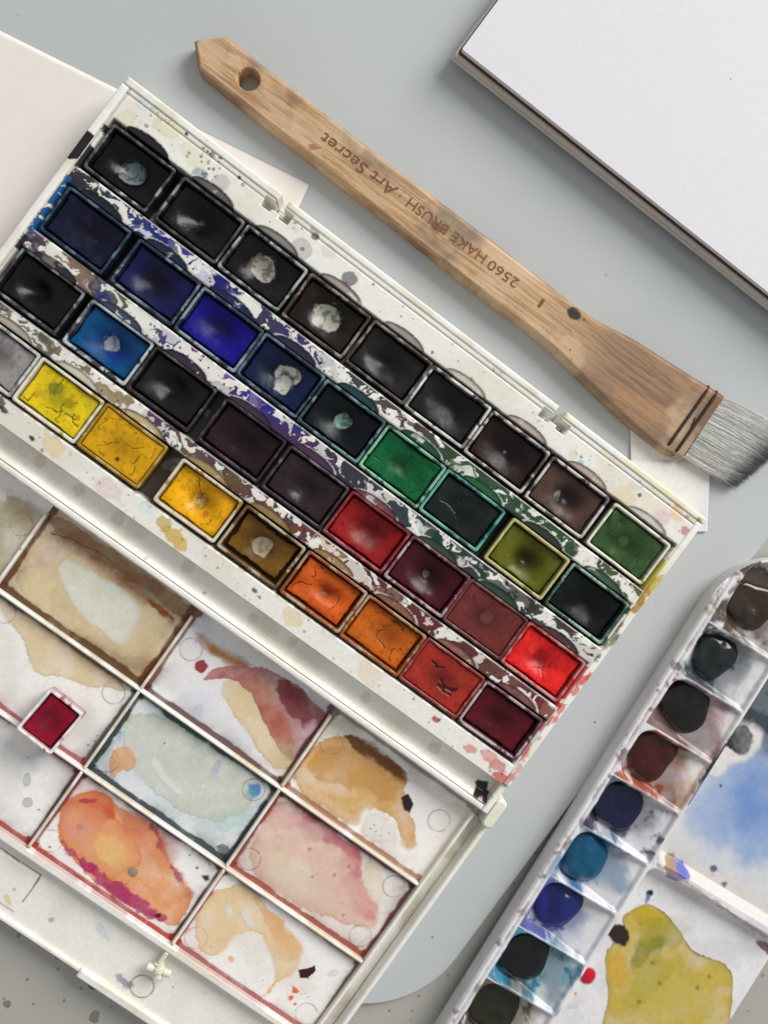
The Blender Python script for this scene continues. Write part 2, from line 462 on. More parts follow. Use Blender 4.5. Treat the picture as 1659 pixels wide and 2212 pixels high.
paper_sheet('tissue', tq, tz, 'folded white tissue between the brush head and the paintbox corner', 'tissue', S(222, 222, 221), 70, 90,
            curl=lambda a, b: .9 * sm(b, .36, .40) * (1 - sm(b, .40, .95)) + .35 * np.sin(a * 9 + b * 4) * .4, paint=tissue_paint)
tsk = bpy.data.objects['tissue']

# ------------------------------------------------------------------ sketchbook, upper right
def sketchbook():
    zt = 14.6; BZ = 7.0
    A = P(997, 106, zt); Bq = P(1659, 632, zt) - A; Bq /= np.linalg.norm(Bq); Cq = P(1074.5, 0, zt) - A; Cq /= np.linalg.norm(Cq)
    Cq = np.array([-Bq[1], Bq[0]]); fr = Frame(A, math.atan2(Bq[1], Bq[0]))
    t = thing('sketchbook', (*A, 3.0), 'white-paged sketchbook lying at the upper right above the wooden brush', 'sketchbook')
    M_page = noise_mat('page_white', S(219, 218, 222), S(223, 222, 225), scale=500, rough=.8, bump=.06, bscale=900, spec=.15)
    M_pedge = noise_mat('page_edges', S(205, 203, 205), S(226, 224, 226), scale=900, rough=.85, stretch=(.02, .02, 4), bump=.3, spec=.1)
    M_bind = noise_mat('brown_binding', S(70, 42, 30), S(96, 62, 45), scale=200, rough=.7, spec=.2)
    M_cover = noise_mat('cover_board', S(194, 186, 175), S(212, 206, 198), scale=120, stretch=(.3, .3, 14), rough=.7, bump=.3, spec=.2)
    def slab(name, u0, u1, v0, v1, z0, z1, mat, bev=.15):
        return poly_slab(name, rounded((u0 + u1) / 2, (v0 + v1) / 2, (u1 - u0) / 2, (v1 - v0) / 2, .8, 4, fr), z0, z1, mat, t, bev=bev)
    slab('unseen_lift_pad', 20, 205, 18, 140, 3.02, BZ + .04, M_cover, .3)  # added out of sight: lifts the book so its shadow spreads wider
    slab('back_cover', -2.2, 215, -2.4, 150, BZ + .05, BZ + 1.4, M_cover, .4)
    slab('lower_pages', -1.5, 214, -1.7, 149.5, BZ + 1.42, BZ + 4.0, M_cover, .2)
    slab('binding', -.6, 213, -.6, 149, BZ + 4.02, BZ + 5.2, M_bind)
    slab('page_block', 0, 212.5, 0, 148.6, BZ + 5.22, BZ + 7.0, M_pedge, .1)
    slab('top_page', 0.1, 212.4, .1, 148.5, BZ + 7.02, BZ + 7.6, M_page, .1)
    # two specks of dirt on the page
    for (px, py, r) in ((1578, 171, .22),):
        q = P(px, py, zt); n = 10
        V = [(q[0] + r * math.cos(k * .628) * (1 + .3 * math.sin(k * 2)), q[1] + r * math.sin(k * .628), zt + .03) for k in range(n)] + [(*q, zt + .06)]
        mk('speck', V, None, M_bind, t, tris=[(k, (k + 1) % n, n) for k in range(n)])
sketchbook()

# ------------------------------------------------------------------ the paintbox: base, pan insert, lid
box = thing('watercolour_box', (*BOX.w(0, -10), BZ), 'open white plastic paintbox with stained mixing lid, filled with rows of pans', 'paintbox')
ZP = 18.0      # top of the insert
ZS = 8.0       # slot floor
ROWS = [(34.6, 56.5), (6.6, 27.8), (-21.9, -0.9), (-50.2, -28.5)]
SU0, SU1 = -138.2, 127.5
SC = [-138.2 + 14.75 + 29.5 * k for k in range(9)]
RAILS = {   # per rail: (u, coverage, colour a, colour b)
 0: [(-138, .85, (25, 24, 28), (50, 40, 52)), (-110, .62, (40, 34, 44), (16, 66, 120)), (-80, .55, (40, 34, 70), (16, 50, 130)), (-55, .55, (66, 46, 140), (35, 28, 58)),
     (-30, .62, (40, 30, 40), (60, 50, 110)), (0, .5, (32, 52, 58), (70, 60, 60)), (25, .52, (20, 55, 48), (70, 52, 44)), (50, .62, (24, 50, 38), (20, 92, 60)), (80, .55, (28, 75, 38), (28, 50, 36)), (127, .7, (38, 58, 42), (96, 104, 70))],
 1: [(-138, .25, (120, 100, 130), (40, 40, 50)), (-115, .6, (60, 48, 66), (150, 130, 120)), (-90, .5, (30, 66, 140), (70, 90, 70)), (-60, .6, (50, 42, 66), (110, 80, 150)),
     (-30, .62, (45, 38, 70), (60, 55, 130)), (0, .62, (90, 40, 100), (40, 34, 52)), (30, .5, (70, 56, 80), (40, 50, 60)), (60, .58, (38, 40, 50), (30, 60, 50)), (90, .62, (30, 58, 44), (50, 46, 46)), (127, .5, (42, 66, 52), (90, 60, 60))],
 2: [(-138, .3, (150, 140, 125), (60, 60, 62)), (-115, .4, (128, 124, 112), (90, 92, 88)), (-85, .42, (110, 90, 125), (160, 140, 110)), (-55, .5, (84, 64, 92), (120, 104, 70)),
     (-30, .55, (96, 78, 55), (84, 60, 90)), (0, .52, (80, 50, 72), (120, 84, 60)), (30, .5, (84, 38, 40), (130, 92, 60)), (60, .52, (92, 36, 36), (66, 40, 44)), (95, .58, (80, 34, 38), (100, 70, 64)), (127, .6, (120, 50, 52), (150, 110, 105))],
}
SCAL = [(26, 25, 28), (84, 80, 78), (130, 122, 116), (160, 146, 138), (150, 138, 132), (196, 188, 178), (178, 162, 152), (178, 160, 146), (206, 200, 190)]
SCAL2 = [(20, 28, 44), (24, 28, 62), (26, 32, 84), (40, 34, 60), (20, 60, 66), (18, 74, 54), (30, 90, 48), (38, 54, 40), (60, 84, 66)]
SCAL3 = [(44, 42, 50), (60, 66, 92), (54, 40, 62), (60, 40, 62), (70, 46, 76), (120, 60, 70), (50, 66, 54), (40, 66, 48), (70, 52, 52)]
SCAL4 = [(176, 168, 150), (206, 204, 184), (190, 172, 128), (170, 144, 96), (150, 122, 76), (160, 124, 76), (140, 84, 66), (136, 84, 72), (120, 66, 68)]
NOTCH = [-71.3, 60.1]

def plate_z(x, y, a, b):
    u = -140 + 268.2 * a; v = -58.8 + 127.6 * b
    z = np.full(u.shape, ZP)
    z -= .5 * sm(v, 65.6, 66.2) * 0
    # thin lips along the slots
    for (v0, v1) in ROWS:
        d = np.maximum(np.maximum(v0 - v, v - v1), np.maximum(SU0 - u, u - SU1))     # >0 outside
        wav = .35 * (fbm(u, v, 9, 3, 2) - .5)
        z = np.minimum(z, ZP - .35 * (1 - sm(d, 0, .5)))
        z = np.where(d < 0, ZS, z)
        for c in SC:
            e = ((u - c) / 9.6) ** 2 + ((v - v1) / 3.1) ** 2
            inside = (e < 1) & (v >= v1 - .2)
            z = np.where(inside, np.minimum(z, ZP - .5 * sm(1 - e, 0, .2) - .1), z)
    for n in NOTCH:
        for s in (-1, 1):
            h = (np.abs(u - n - s * 4.1) < 2.2) & (np.abs(v - 65.9) < 2.0)
            z = np.where(h, 9.0, z)
        z = np.where((np.abs(u - n) < 2.0) & (v > 65.2), 5.0, z)
    return z
def plate_drop(x, y):
    u = x * BOX.e[0] + y * BOX.e[1]; v = x * BOX.n[0] + y * BOX.n[1]
    m = np.zeros(u.shape, bool)
    for n in NOTCH: m |= (np.abs(u - n) < 1.9) & (v > 65.4)
    return m
def plate_paint(c):
    u = c.x * BOX.e[0] + c.y * BOX.e[1]; v = c.x * BOX.n[0] + c.y * BOX.n[1]
    al = np.arange(u.size)
    c.dirt(S(214, 208, 190), .5, 22, .48, .75)
    rg = np.random.default_rng(3)
    # soft round stains on the rear flange
    for (px, py, r, col, a) in [(545, 510, 3.2, (222, 216, 184), .8), (735, 535, 5.6, (224, 217, 186), .85), (850, 665, 5.2, (226, 221, 200), .7), (860, 757, 2.9, (140, 160, 166), .75),
                               (955, 785, 3.2, (186, 180, 190), .7), (1300, 1075, 4.4, (186, 176, 170), .7), (1420, 1085, 3, (214, 206, 196), .6), (1510, 1205, 3.0, (120, 118, 122), .9),
                               (640, 440, 4.0, (206, 214, 220), .6), (918, 668, 1.1, (110, 116, 128), .8), (806, 578, .8, (36, 34, 44), 1), (1033, 767, .8, (30, 30, 36), 1), (1362, 1020, 1.6, (90, 70, 70), .9), (1365, 990, 2.0, (160, 152, 152), .7)]:
        c.spot(C1([(px, py)], ZP)[0], r, S(*col), a, .28, .5, ring=.18)
    for k in range(26):
        p = C1([(rg.uniform(860, 960), rg.uniform(640, 790))], ZP)[0]; c.spot(p, rg.uniform(.2, .7), S(60, 64, 78), .8, .2, .2)
    for k in range(40):
        p = C1([(590 + 220 * rg.random() ** 1.0 + rg.normal() * 12, 385 + 170 * rg.random() + rg.normal() * 16)], ZP)[0]
        c.spot(p, rg.uniform(.15, .5), S(66, 66, 78), .6)
    for (px, py, r, col, a) in [(500, 120, 3, (206, 190, 190), .4), (970, 505, 4.6, (226, 216, 196), .7), (1030, 690, 5.5, (228, 208, 170), .7), (1090, 620, 2.2, (210, 200, 200), .6), (1270, 710, 1.5, (206, 160, 130), .8), (1265, 745, 3, (232, 196, 160), .8),
                               (1195, 770, 3.6, (224, 190, 196), .7), (1300, 820, 1.9, (196, 110, 140), .8), (1150, 690, 4, (228, 224, 200), .6), (1105, 665, .9, (110, 60, 60), .9), (1310, 760, 1, (130, 120, 110), .7), (850, 522, 1.2, (140, 196, 210), .8), (1330, 770, 2, (206, 200, 170), .6), (815, 490, 2, (214, 206, 180), .6)]:
        c.spot(C4([(px, py)], ZP)[0], r, S(*col), a, .4, .5, ring=.1)
    c.splat(rg, 150, lambda p: 57.5 < np.dot(p, BOX.n) < 68.5 and -138 < np.dot(p, BOX.e) < 127, .12, .8, [S(90, 84, 92), S(150, 130, 120), S(180, 160, 150), S(60, 50, 52)], (.3, .85))
    # front flange
    for k, (uu, vv, r, col, a) in enumerate([(-86, -54, 3.2, (226, 206, 160), .8), (-112, -52.5, 2.2, (60, 60, 62), .9), (-108, -54, 1.2, (50, 48, 50), .9), (-31, -55, 3.0, (206, 176, 90), .9), (-27, -56, 2.6, (210, 180, 96), .9),
                                          (-36, -53.5, 2.4, (200, 168, 84), .8), (-60, -55, 3.4, (222, 200, 196), .6), (6, -54, .9, (110, 40, 56), .9), (9, -55, .6, (60, 40, 40), .8), (24, -54, 3.0, (226, 200, 150), .6), (60, -54, 4, (228, 208, 186), .6),
                                          (92, -53.5, 1.3, (170, 70, 60), .9), (110, -55, 1.8, (206, 120, 110), .7), (122, -54, 2.4, (190, 90, 84), .7), (126.5, -57.4, 2.2, (196, 100, 90), .9), (118, -53, 2.6, (214, 140, 136), .7), (-94, -56.4, .9, (40, 36, 40), .95), (-45, -52.6, 2, (214, 232, 232), .8)]):
        p = BOX.w(uu, vv); c.spot(p, r, S(*col), a, .5, .4, ring=.12, asp=1.5, ang=BOX.a)
    c.splat(rg, 120, lambda p: -58.5 < np.dot(p, BOX.n) < -51 and -138 < np.dot(p, BOX.e) < 127, .12, .7, [S(150, 120, 110), S(200, 180, 140), S(96, 70, 76), S(60, 56, 60)], (.3, .8))
    # rails between the rows: dried splashes of the neighbouring colours
    wx = u * .72 + 4.5 * (fbm(u, v, 6, 61, 3) - .5) * 2; wy = v + 4.5 * (fbm(u, v, 6, 67, 3) - .5) * 2
    n1 = fbm(wx, wy, 4.6, 41, 5, .55); n2 = fbm(wx, wy, 9, 47, 4); n3 = fbm(u, v, 2.5, 51, 3); n4 = fbm(wx, wy, 5, 57, 3)
    def rail(v0, v1, data, seed, bias=0):
        i = np.nonzero((v > v0 - .6) & (v < v1 + .6) & (u > -139) & (u < 128))[0]
        d = np.array([(q[0], q[1], *S(*q[2]), *S(*q[3])) for q in data])
        ip = [np.interp(u[i], d[:, 0], d[:, k]) for k in range(1, 8)]
        mixf = sm(n2[i], .42, .58)[:, None]
        ca_, cb_ = np.stack(ip[1:4], 1), np.stack(ip[4:7], 1)
        col = ca_ * mixf + cb_ * (1 - mixf)
        lum = col.mean(1, keepdims=True); col = np.clip(lum + (col - lum) * 1.9, .003, 1)       # clean, wet colour
        col = col * (.36 + .45 * n3[i])[:, None]
        edge = np.minimum(v[i] - v0, v1 - v[i])
        # thin translucent wash with a tide line
        t1 = fbm(wx[i] + 70, wy[i], 10, 31 + seed, 4, .5)
        wash = sm(t1, .44, .50)
        tint = np.clip(col * 1.0 + .06, 0, 1)
        c.mix(i, np.clip(tint * 2.2, 0, .8), .38 * wash * (.5 + n3[i])); c.mix(i, col * .8 + .06, .6 * np.exp(-np.abs(t1 - .47) / .012))
        # thick paint
        th = .575 - .27 * ip[0] + .04 * sm(edge, 0, 2.5) + bias + .03 * (fbm(u[i], v[i], 1.6, 131, 3, .6) - .5)
        m = sm(n1[i], th, th + .03)
        c.mix(i, col, m * .96, .28)
        c.mix(i, col * .35, .7 * np.exp(-np.abs(n1[i] - th - .02) / .012) * m)
        # second colour run over it
        n5 = fbm(wx[i] + 40, wy[i], 7, 81 + seed, 4, .5)
        c.mix(i, np.clip(cb_.mean(1, keepdims=True) + (cb_ - cb_.mean(1, keepdims=True)) * 1.5, .004, 1) * .7, .85 * sm(n5, .58, .60), .3)
        # a few scraped flecks and stray dots
        n7 = fbm(wx[i] * .8 + 11, wy[i], 3.4, 95 + seed, 4, .5) + .10 * (fbm(u[i], v[i], 22, 99 + seed, 2) - .5) * 2
        c.mix(i, WHITE * .97, .95 * sm(n7, .60, .62), .35)
        # bright line of light catching the rail's upper edge, painted in white
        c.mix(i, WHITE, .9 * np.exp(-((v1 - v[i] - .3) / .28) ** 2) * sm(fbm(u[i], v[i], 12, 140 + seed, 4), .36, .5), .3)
        rr_ = np.random.default_rng(200 + seed)
        for k in range(110):
            uu = rr_.uniform(-138, 127); q = BOX.w(uu, rr_.uniform(v0, v1))
            cc = [np.interp(uu, d[:, 0], d[:, z_]) for z_ in (2, 3, 4)]
            c.spot(q, rr_.uniform(.15, .6), np.array(cc) * .8, .9, .3, .2)
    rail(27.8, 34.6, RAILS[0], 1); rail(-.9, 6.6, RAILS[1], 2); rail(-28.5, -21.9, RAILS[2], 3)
    # scallop recesses hold pools of colour
    for (v0, v1), sc in zip(ROWS, (SCAL, SCAL2, SCAL3, SCAL4)):
        for cc, col in zip(SC, sc):
            e = ((u - cc) / 9.6) ** 2 + ((v - v1) / 3.1) ** 2
            i = np.nonzero((e < 1) & (v > v1 - .2))[0]
            lum = sum(col) / 3
            c.mix(i, S(*col), np.clip((.95 if lum < 80 else .75) * sm(n1[i], .25, .36) + .2, 0, 1), .35)
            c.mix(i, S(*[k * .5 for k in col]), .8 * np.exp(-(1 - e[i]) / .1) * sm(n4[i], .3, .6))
            if lum < 110:
                o_ = np.nonzero((e > .96) & (e < 1.22) & (v > v1 + .1))[0]; c.mix(o_, WHITE * .9, .75 * sm(fbm(u[o_], v[o_], 6, 150, 3), .42, .58))
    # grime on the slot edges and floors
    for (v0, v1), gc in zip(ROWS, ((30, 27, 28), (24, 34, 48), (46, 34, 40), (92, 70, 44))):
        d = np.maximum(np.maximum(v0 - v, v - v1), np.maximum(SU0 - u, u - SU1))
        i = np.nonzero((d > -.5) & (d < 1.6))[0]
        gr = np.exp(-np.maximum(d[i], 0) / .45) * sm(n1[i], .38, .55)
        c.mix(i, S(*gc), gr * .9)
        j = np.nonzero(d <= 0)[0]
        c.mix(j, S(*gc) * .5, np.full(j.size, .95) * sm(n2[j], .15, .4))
    # ends of the rows
    def endpaint(du0, du1, v0, v1, col, cov):
        i = np.nonzero((u > du0) & (u < du1) & (v > v0) & (v < v1))[0]
        c.mix(i, S(*col), sm(n1[i], .62 - .3 * cov, .66 - .3 * cov))
    endpaint(-140, -137.6, 34, 53, (34, 32, 36), .85); endpaint(-140, -137.6, 5, 30, (24, 84, 140), .55); endpaint(-140, -137.6, -3, 3, (30, 30, 34), .8)
    endpaint(126.8, 128.4, 35, 52, (190, 172, 60), .8); endpaint(126.8, 128.4, 5, 28, (80, 104, 84), .6); endpaint(126.8, 128.4, -22, -2, (206, 70, 60), .6); endpaint(126.8, 128.4, -50, -30, (200, 130, 136), .6)
    # fine hair-lines where the insert meets the case
    for dd in (np.abs(v - 66.9), np.abs(u + 139.6)):
        i = np.nonzero((dd < .5))[0]; c.mix(i, S(120, 112, 100), .6 * np.exp(-(dd[i] / .22) ** 2)); c.h[i] -= .5 * np.exp(-(dd[i] / .25) ** 2) * (c.z[i] > ZP - .5)
    c.grain(.04, .9)
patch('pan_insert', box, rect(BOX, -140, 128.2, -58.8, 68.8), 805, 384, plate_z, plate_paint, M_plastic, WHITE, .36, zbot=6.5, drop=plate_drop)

def rim_paint(seed, n=40, cols=((90, 84, 80), (200, 190, 150), (60, 56, 64)), a=(.2, .8), tint=(214, 208, 180)):
    def f(c):
        c.seed = seed * 13; c.dirt(S(*tint), .6, 14, .45, .7)
        c.splat(np.random.default_rng(seed), n, None, .12, .9, [S(*k) for k in cols], a); c.grain(.04)
    return f
yel = ((226, 208, 140), (206, 190, 120), (90, 80, 90), (150, 130, 110))
strip('rear_wall', box, BOX, -143, NOTCH[0] - 1.9, 69, 72.2, ZP + .3, BZ + .02, rim_paint(1, 60, yel), .7)
strip('rear_wall', box, BOX, NOTCH[0] + 1.9, NOTCH[1] - 1.9, 69, 71.8, ZP + .1, BZ + .02, rim_paint(2, 90, yel), .7)
strip('rear_wall', box, BOX, NOTCH[1] + 1.9, 131.3, 69, 71.8, ZP + .3, BZ + .02, rim_paint(3, 60, ((226, 208, 120), (196, 150, 110), (90, 80, 120), (150, 130, 110)), tint=(226, 218, 160)), .7)
def left_paint(c):
    rim_paint(4, 26)(c)
    c.spot(C1([(345, 625)], ZP)[0], 4.2, S(24, 22, 26), 1, .35, .3, asp=1.6, ang=BOX.a + 1.57)
    c.spot(C1([(560, 340)], ZP)[0], 1.2, S(20, 20, 24), 1, .2, .2)
strip('left_wall', box, BOX, -143.4, -140.2, -72.6, 68.9, ZP + .5, BZ + .02, left_paint, .9)
def right_paint(c):
    rim_paint(5, 70, ((206, 190, 90), (196, 80, 70), (80, 96, 70), (206, 150, 140)), tint=(222, 214, 168))(c)
    for (a, b, col) in ((48, 30, (190, 168, 60)), (36, 26, (170, 120, 50)), (22, 2, (96, 112, 84)), (-4, -30, (206, 74, 60)), (-34, -58, (206, 140, 130))):
        for k in range(9):
            c.spot(BOX.w(rng.uniform(128.4, 131), rng.uniform(b, a)), rng.uniform(.5, 1.5), S(*col), .75, .5, .3, asp=2.2, ang=BOX.a + 1.57)
strip('right_wall', box, BOX, 128.3, 131.4, -58.6, 68.9, ZP + .1, BZ + .02, right_paint, .8)
# brush trough in front of the pans
def trough_z(x, y, a, b):
    v = -69.4 + 10.4 * b
    return 11.5 + 5.5 * (1 - sm(v, -69.4, -66.6))
def trough_paint(c):
    c.dirt(S(206, 198, 184), .5, 16)
    c.splat(np.random.default_rng(8), 110, None, .15, .8, [S(160, 130, 110), S(120, 110, 110), S(206, 186, 150), S(70, 60, 60)], (.3, .8))
    for uu, r in ((-70, 2.4), (-52, 3), (-20, 2.6), (30, 2.2), (-88, 2.4), (66, 2.2), (100, 2.6), (12, 2)):
        c.spot(BOX.w(uu, -63.5 + rng.normal()), r, S(206, 190, 172), .6, .3, .5, ring=.1)
    for q, r in (((1040, 1700), 2.6), ((1030, 1712), 2.8), ((1046, 1718), 2.6)):
        c.spot(P(*q, 12), r, S(30, 28, 28), 1, .45, .3, h=.25)
    c.spot(P(1030, 1722, 12), 1.6, S(206, 170, 166), .9, .4)
    c.grain(.04)
patch('brush_trough', box, rect(BOX, -140, 128.4, -69.4, -59.0), 560, 24, trough_z, trough_paint, M_plastic, WHITE, .36)
strip('trough_end_wall', box, BOX, 128.5, 131.2, -72.4, -58.8, 16.8, BZ + .02, rim_paint(6, 12), .7)
def ridge_paint(c):
    c.dirt(S(222, 216, 198), .5, 16); c.splat(np.random.default_rng(9), 60, None, .15, .7, [S(160, 150, 140), S(90, 80, 80), S(206, 190, 170)], (.3, .8))
    i = np.nonzero(c.b < .12)[0]; c.mix(i, S(150, 142, 132), .6 * sm(fbm(c.x[i], c.y[i], 4, 5, 3), .45, .65))
strip('front_wall', box, BOX, -140, 128.4, -72.6, -69.45, 17.0, BZ + .02, ridge_paint, 1.2)
# hinge knuckle at the right end
kp = rounded(134.6, -71, 2.4, 6.5, 2.2, 6)
M_ivory = noise_mat('ivory_plastic', S(220, 220, 198), S(230, 229, 214), scale=150, rough=.4, bump=.04)
poly_slab('hinge_knuckle', kp, BZ + 2, 14.5, M_ivory, box, bev=.8)

# ---- lid with mixing wells
ZL, ZD = 8.0, 10.6
KC = {-142: .018, -75: .018, -7.3: .018, 59.4: .03, 128.6: .01}
COLS = sorted(KC)
def cu(c, v): return c + KC[c] * (-78 - v)
VR = [-73.5, -112.5, -150.6, -188.0]
def lidq(c0, c1, v0, v1):
    # corners in world: a along u, b along v (upwards)
    return quadmap(BOX.w(cu(c0, v0), v0), BOX.w(cu(c1, v0), v0), BOX.w(cu(c1, v1), v1), BOX.w(cu(c0, v1), v1))
def edge_stain(c, sx, sy, cols, a=.85, w=1.3, top=True):
    """pigment that dried along the well's borders: cols = (left, right, bottom, top)"""
    al = np.arange(c.x.size)
    dl, dr, db, dt = c.a * sx, (1 - c.a) * sx, c.b * sy, (1 - c.b) * sy
    nz = fbm(c.x, c.y, 9, 91, 5, .6); n2 = fbm(c.x, c.y, 3, 95, 3)
    R_ = 4.0
    corner = np.zeros_like(dl)
    for p_, q_ in ((dl, db), (dl, dt), (dr, db), (dr, dt)):
        if q_ is dt and not top: continue
        cx_, cy_ = np.maximum(R_ - p_, 0), np.maximum(R_ - q_, 0)
        corner = np.maximum(corner, np.where((cx_ > 0) & (cy_ > 0), np.hypot(cx_, cy_) - np.maximum(cx_, cy_), 0))
    for d, k in ((dl, 0), (dr, 1), (db, 2), (dt, 3)):
        if cols[k] is None: continue
        d = d - corner * 1.6
        ww = .95 + w * (.35 + 1.3 * nz) * .8
        m = .95 * sm(ww - d, -.5, .45) * (.72 + .45 * n2) + .5 * np.exp(-np.maximum(d - ww, 0) / (2.0 * w)) * sm(nz, .32, .7)
        cc_ = S(*cols[k]); cc_ = np.clip(cc_.mean() + (cc_ - cc_.mean()) * 1.25, .004, 1) * .6; c.mix(al, cc_, a * np.clip(m, 0, 1))
        c.h -= .25 * sm(1.5 - d, -.4, .4) / (1 + 0 * d)
RINGC = S(120, 104, 92)
def rings(c, pts):
    for p in pts: c.ring(p, 4.4, .22, RINGC, .75, -.12, .42)

def pA1(c):
    c.wash(D([(-80, 1050), (60, 1080), (100, 1130), (60, 1200), (0, 1260), (-90, 1250)], ZL), S(176, 168, 138), .85, 2.0, 2)
    c.wash(D([(20, 1060), (100, 1110), (80, 1150), (10, 1110)], ZL), S(150, 126, 84), .6, 2, 2)
    rings(c, [P(45, 1133, ZL)])
def pB1(c):
    al = np.arange(c.x.size); c.mix(al, S(208, 188, 150), np.full(al.size, .8))
    c.dirt(S(190, 160, 112), .6, 12, .42, .7)
    c.wash(C3([(180, 960), (260, 960), (300, 900), (430, 880), (540, 960), (600, 1060), (740, 1190), (690, 1300), (560, 1390), (400, 1300), (200, 1180), (60, 1060), (90, 970)], ZL), S(214, 196, 156), .75, .8, 1.4, edge=.5, ew=.6, ecol=S(168, 140, 96))
    c.wash(C3([(270, 930), (340, 960), (430, 1010), (530, 1060), (580, 1120), (612, 1170), (590, 1230), (550, 1310), (500, 1310), (430, 1250), (350, 1190), (290, 1100), (245, 1000)], ZL), S(220, 220, 206), .92, .9, 1.2, edge=.4, ew=.5, ecol=S(170, 164, 120))
    c.wash(C3([(150, 900), (250, 880), (250, 960), (160, 970)], ZL), S(216, 190, 172), .7, 1.5, 1.2)
    c.wash(C3([(215, 800), (330, 850), (480, 950), (620, 1080), (760, 1190), (740, 1215), (600, 1110), (450, 990), (330, 910), (230, 850)], ZL), S(140, 72, 34), 1.0, 1.6, 1.6, ws=7)
    c.wash(C3([(200, 740), (260, 760), (480, 900), (760, 1090), (840, 1180), (770, 1200), (560, 1040), (330, 870), (210, 810)], ZL), S(140, 92, 52), .75, 2.4, 1.5)
    c.line(C3([(215, 825), (300, 850), (380, 890), (430, 915), (500, 960)], ZL), .28, S(60, 48, 34), .8, .5)
    edge_stain(c, 67, 38, ((110, 68, 34), (126, 66, 26), (104, 70, 36), None), .95, 2.2)
def pC1(c):
    al = np.arange(c.x.size); c.mix(al, S(226, 224, 226), np.full(al.size, .7)); c.dirt(S(206, 210, 226), .5, 14, .45, .7)
    c.wash(D([(420, 1365), (440, 1375), (520, 1425), (560, 1440), (500, 1440), (450, 1410)], ZL), S(160, 112, 60), .9, .8, 1.5, edge=.5)
    c.wash(D([(470, 1478), (520, 1462), (570, 1470), (600, 1520), (640, 1600), (655, 1650), (610, 1668), (560, 1632), (535, 1580), (500, 1535)], ZL), S(222, 200, 160), .9, .5, 1.2, edge=.55, ew=.5, ecol=S(170, 130, 84))
    c.wash(D([(418, 1482), (440, 1462), (480, 1440), (545, 1432), (620, 1462), (700, 1538), (712, 1552), (690, 1600), (660, 1630), (625, 1650), (600, 1610), (565, 1545), (530, 1480), (480, 1462), (440, 1474)], ZL), S(176, 96, 84), .82, .6, 1.2, edge=.4, ew=.7, ecol=S(140, 50, 50))
    c.wash(D([(590, 1455), (640, 1480), (712, 1550), (690, 1590), (640, 1560), (600, 1500)], ZL), S(126, 44, 46), .85, 2.4, 2)
    c.wash(D([(655, 1570), (690, 1550), (670, 1620), (640, 1650), (630, 1620)], ZL), S(226, 196, 206), .8, 1.0, 1.2)
    c.wash(D([(590, 1620), (640, 1600), (650, 1640), (610, 1668), (580, 1650)], ZL), S(190, 168, 120), .6, 1.5, 1.5)
    c.wash(D([(460, 1610), (490, 1635), (470, 1680), (450, 1660)], ZL), S(190, 196, 222), .55, 1, 1.5); c.wash(D([(415, 1530), (445, 1520), (435, 1560), (415, 1560)], ZL), S(196, 202, 230), .55, 1, 1.5)
    c.spot(P(434, 1440, ZL), 2.6, S(150, 16, 44), .95, .3, .3, ring=.3)
    c.splat(np.random.default_rng(21), 14, None, .15, .4, [S(130, 50, 56), S(120, 96, 80)], (.5, .9))
    rings(c, [P(412, 1403, ZL)])
    edge_stain(c, 67, 38, ((128, 74, 36), (96, 22, 30), (90, 36, 30), None), .9, 1.4)
def pD1(c):
    c.dirt(S(226, 216, 196), .6, 16)
    oc = D([(632, 1700), (640, 1650), (690, 1598), (740, 1585), (800, 1612), (850, 1645), (885, 1680), (872, 1715), (885, 1760), (902, 1800), (892, 1830), (872, 1832), (866, 1800), (850, 1765), (815, 1745), (785, 1752), (772, 1785), (740, 1775), (690, 1730)], ZL)
    c.wash(oc, S(214, 170, 108), .9, .6, 1.6, edge=.5, ew=.7, ecol=S(176, 116, 52), grain=.3)
    c.wash(D([(660, 1640), (740, 1610), (820, 1640), (860, 1700), (830, 1740), (780, 1700), (700, 1690)], ZL), S(196, 138, 66), .55, 4, 3)
    c.wash(D([(735, 1580), (790, 1600), (850, 1642), (886, 1680), (872, 1694), (820, 1650), (760, 1615)], ZL), S(120, 68, 16), 1.0, .8, 1.2)
    c.wash(D([(640, 1690), (700, 1720), (760, 1770), (730, 1770), (670, 1735)], ZL), S(226, 196, 150), .7, 1, 1.5)
    c.wash(D([(782, 1775), (800, 1755), (830, 1755), (850, 1780), (860, 1815), (835, 1822), (800, 1812), (780, 1800)], ZL), S(232, 228, 220), .95, .5, 1.5)
    for q in ((800, 1790), (812, 1796), (808, 1782), (822, 1805), (840, 1800)): c.spot(P(*q, ZL), .35, S(110, 50, 50), .9)
    c.wash(D([(868, 1722), (882, 1716), (893, 1736), (886, 1756), (872, 1748)], ZL), S(44, 28, 26), 1, .3, .5, sp=False)
    rings(c, [P(715, 1607, ZL), P(948, 1773, ZL)])
    edge_stain(c, 68, 38, ((140, 96, 52), None, (176, 104, 56), (170, 160, 140)), .8, 1.3)
def pB2(c):
    c.dirt(S(216, 214, 208), .6, 16)
    c.wash(D([(-20, 1270), (10, 1330), (45, 1380), (60, 1415), (65, 1440), (80, 1455), (130, 1462), (180, 1480), (232, 1487), (290, 1488), (150, 1380)], ZL), S(222, 202, 166), .9, .5, 1.4, edge=.55, ew=.5, ecol=S(190, 160, 110))
    rings(c, [P(8, 1322, ZL), P(245, 1497, ZL)])
    c.splat(np.random.default_rng(22), 18, None, .15, .5, [S(110, 110, 110), S(150, 130, 110)], (.4, .8))
    for q in ((205, 1600), (190, 1610), (180, 1640), (210, 1590)): c.spot(P(*q, ZL), .5, S(90, 90, 96), .7, .5)
    edge_stain(c, 67, 38, (None, (56, 60, 58), (176, 60, 70), (84, 60, 44)), .85, 1.2)
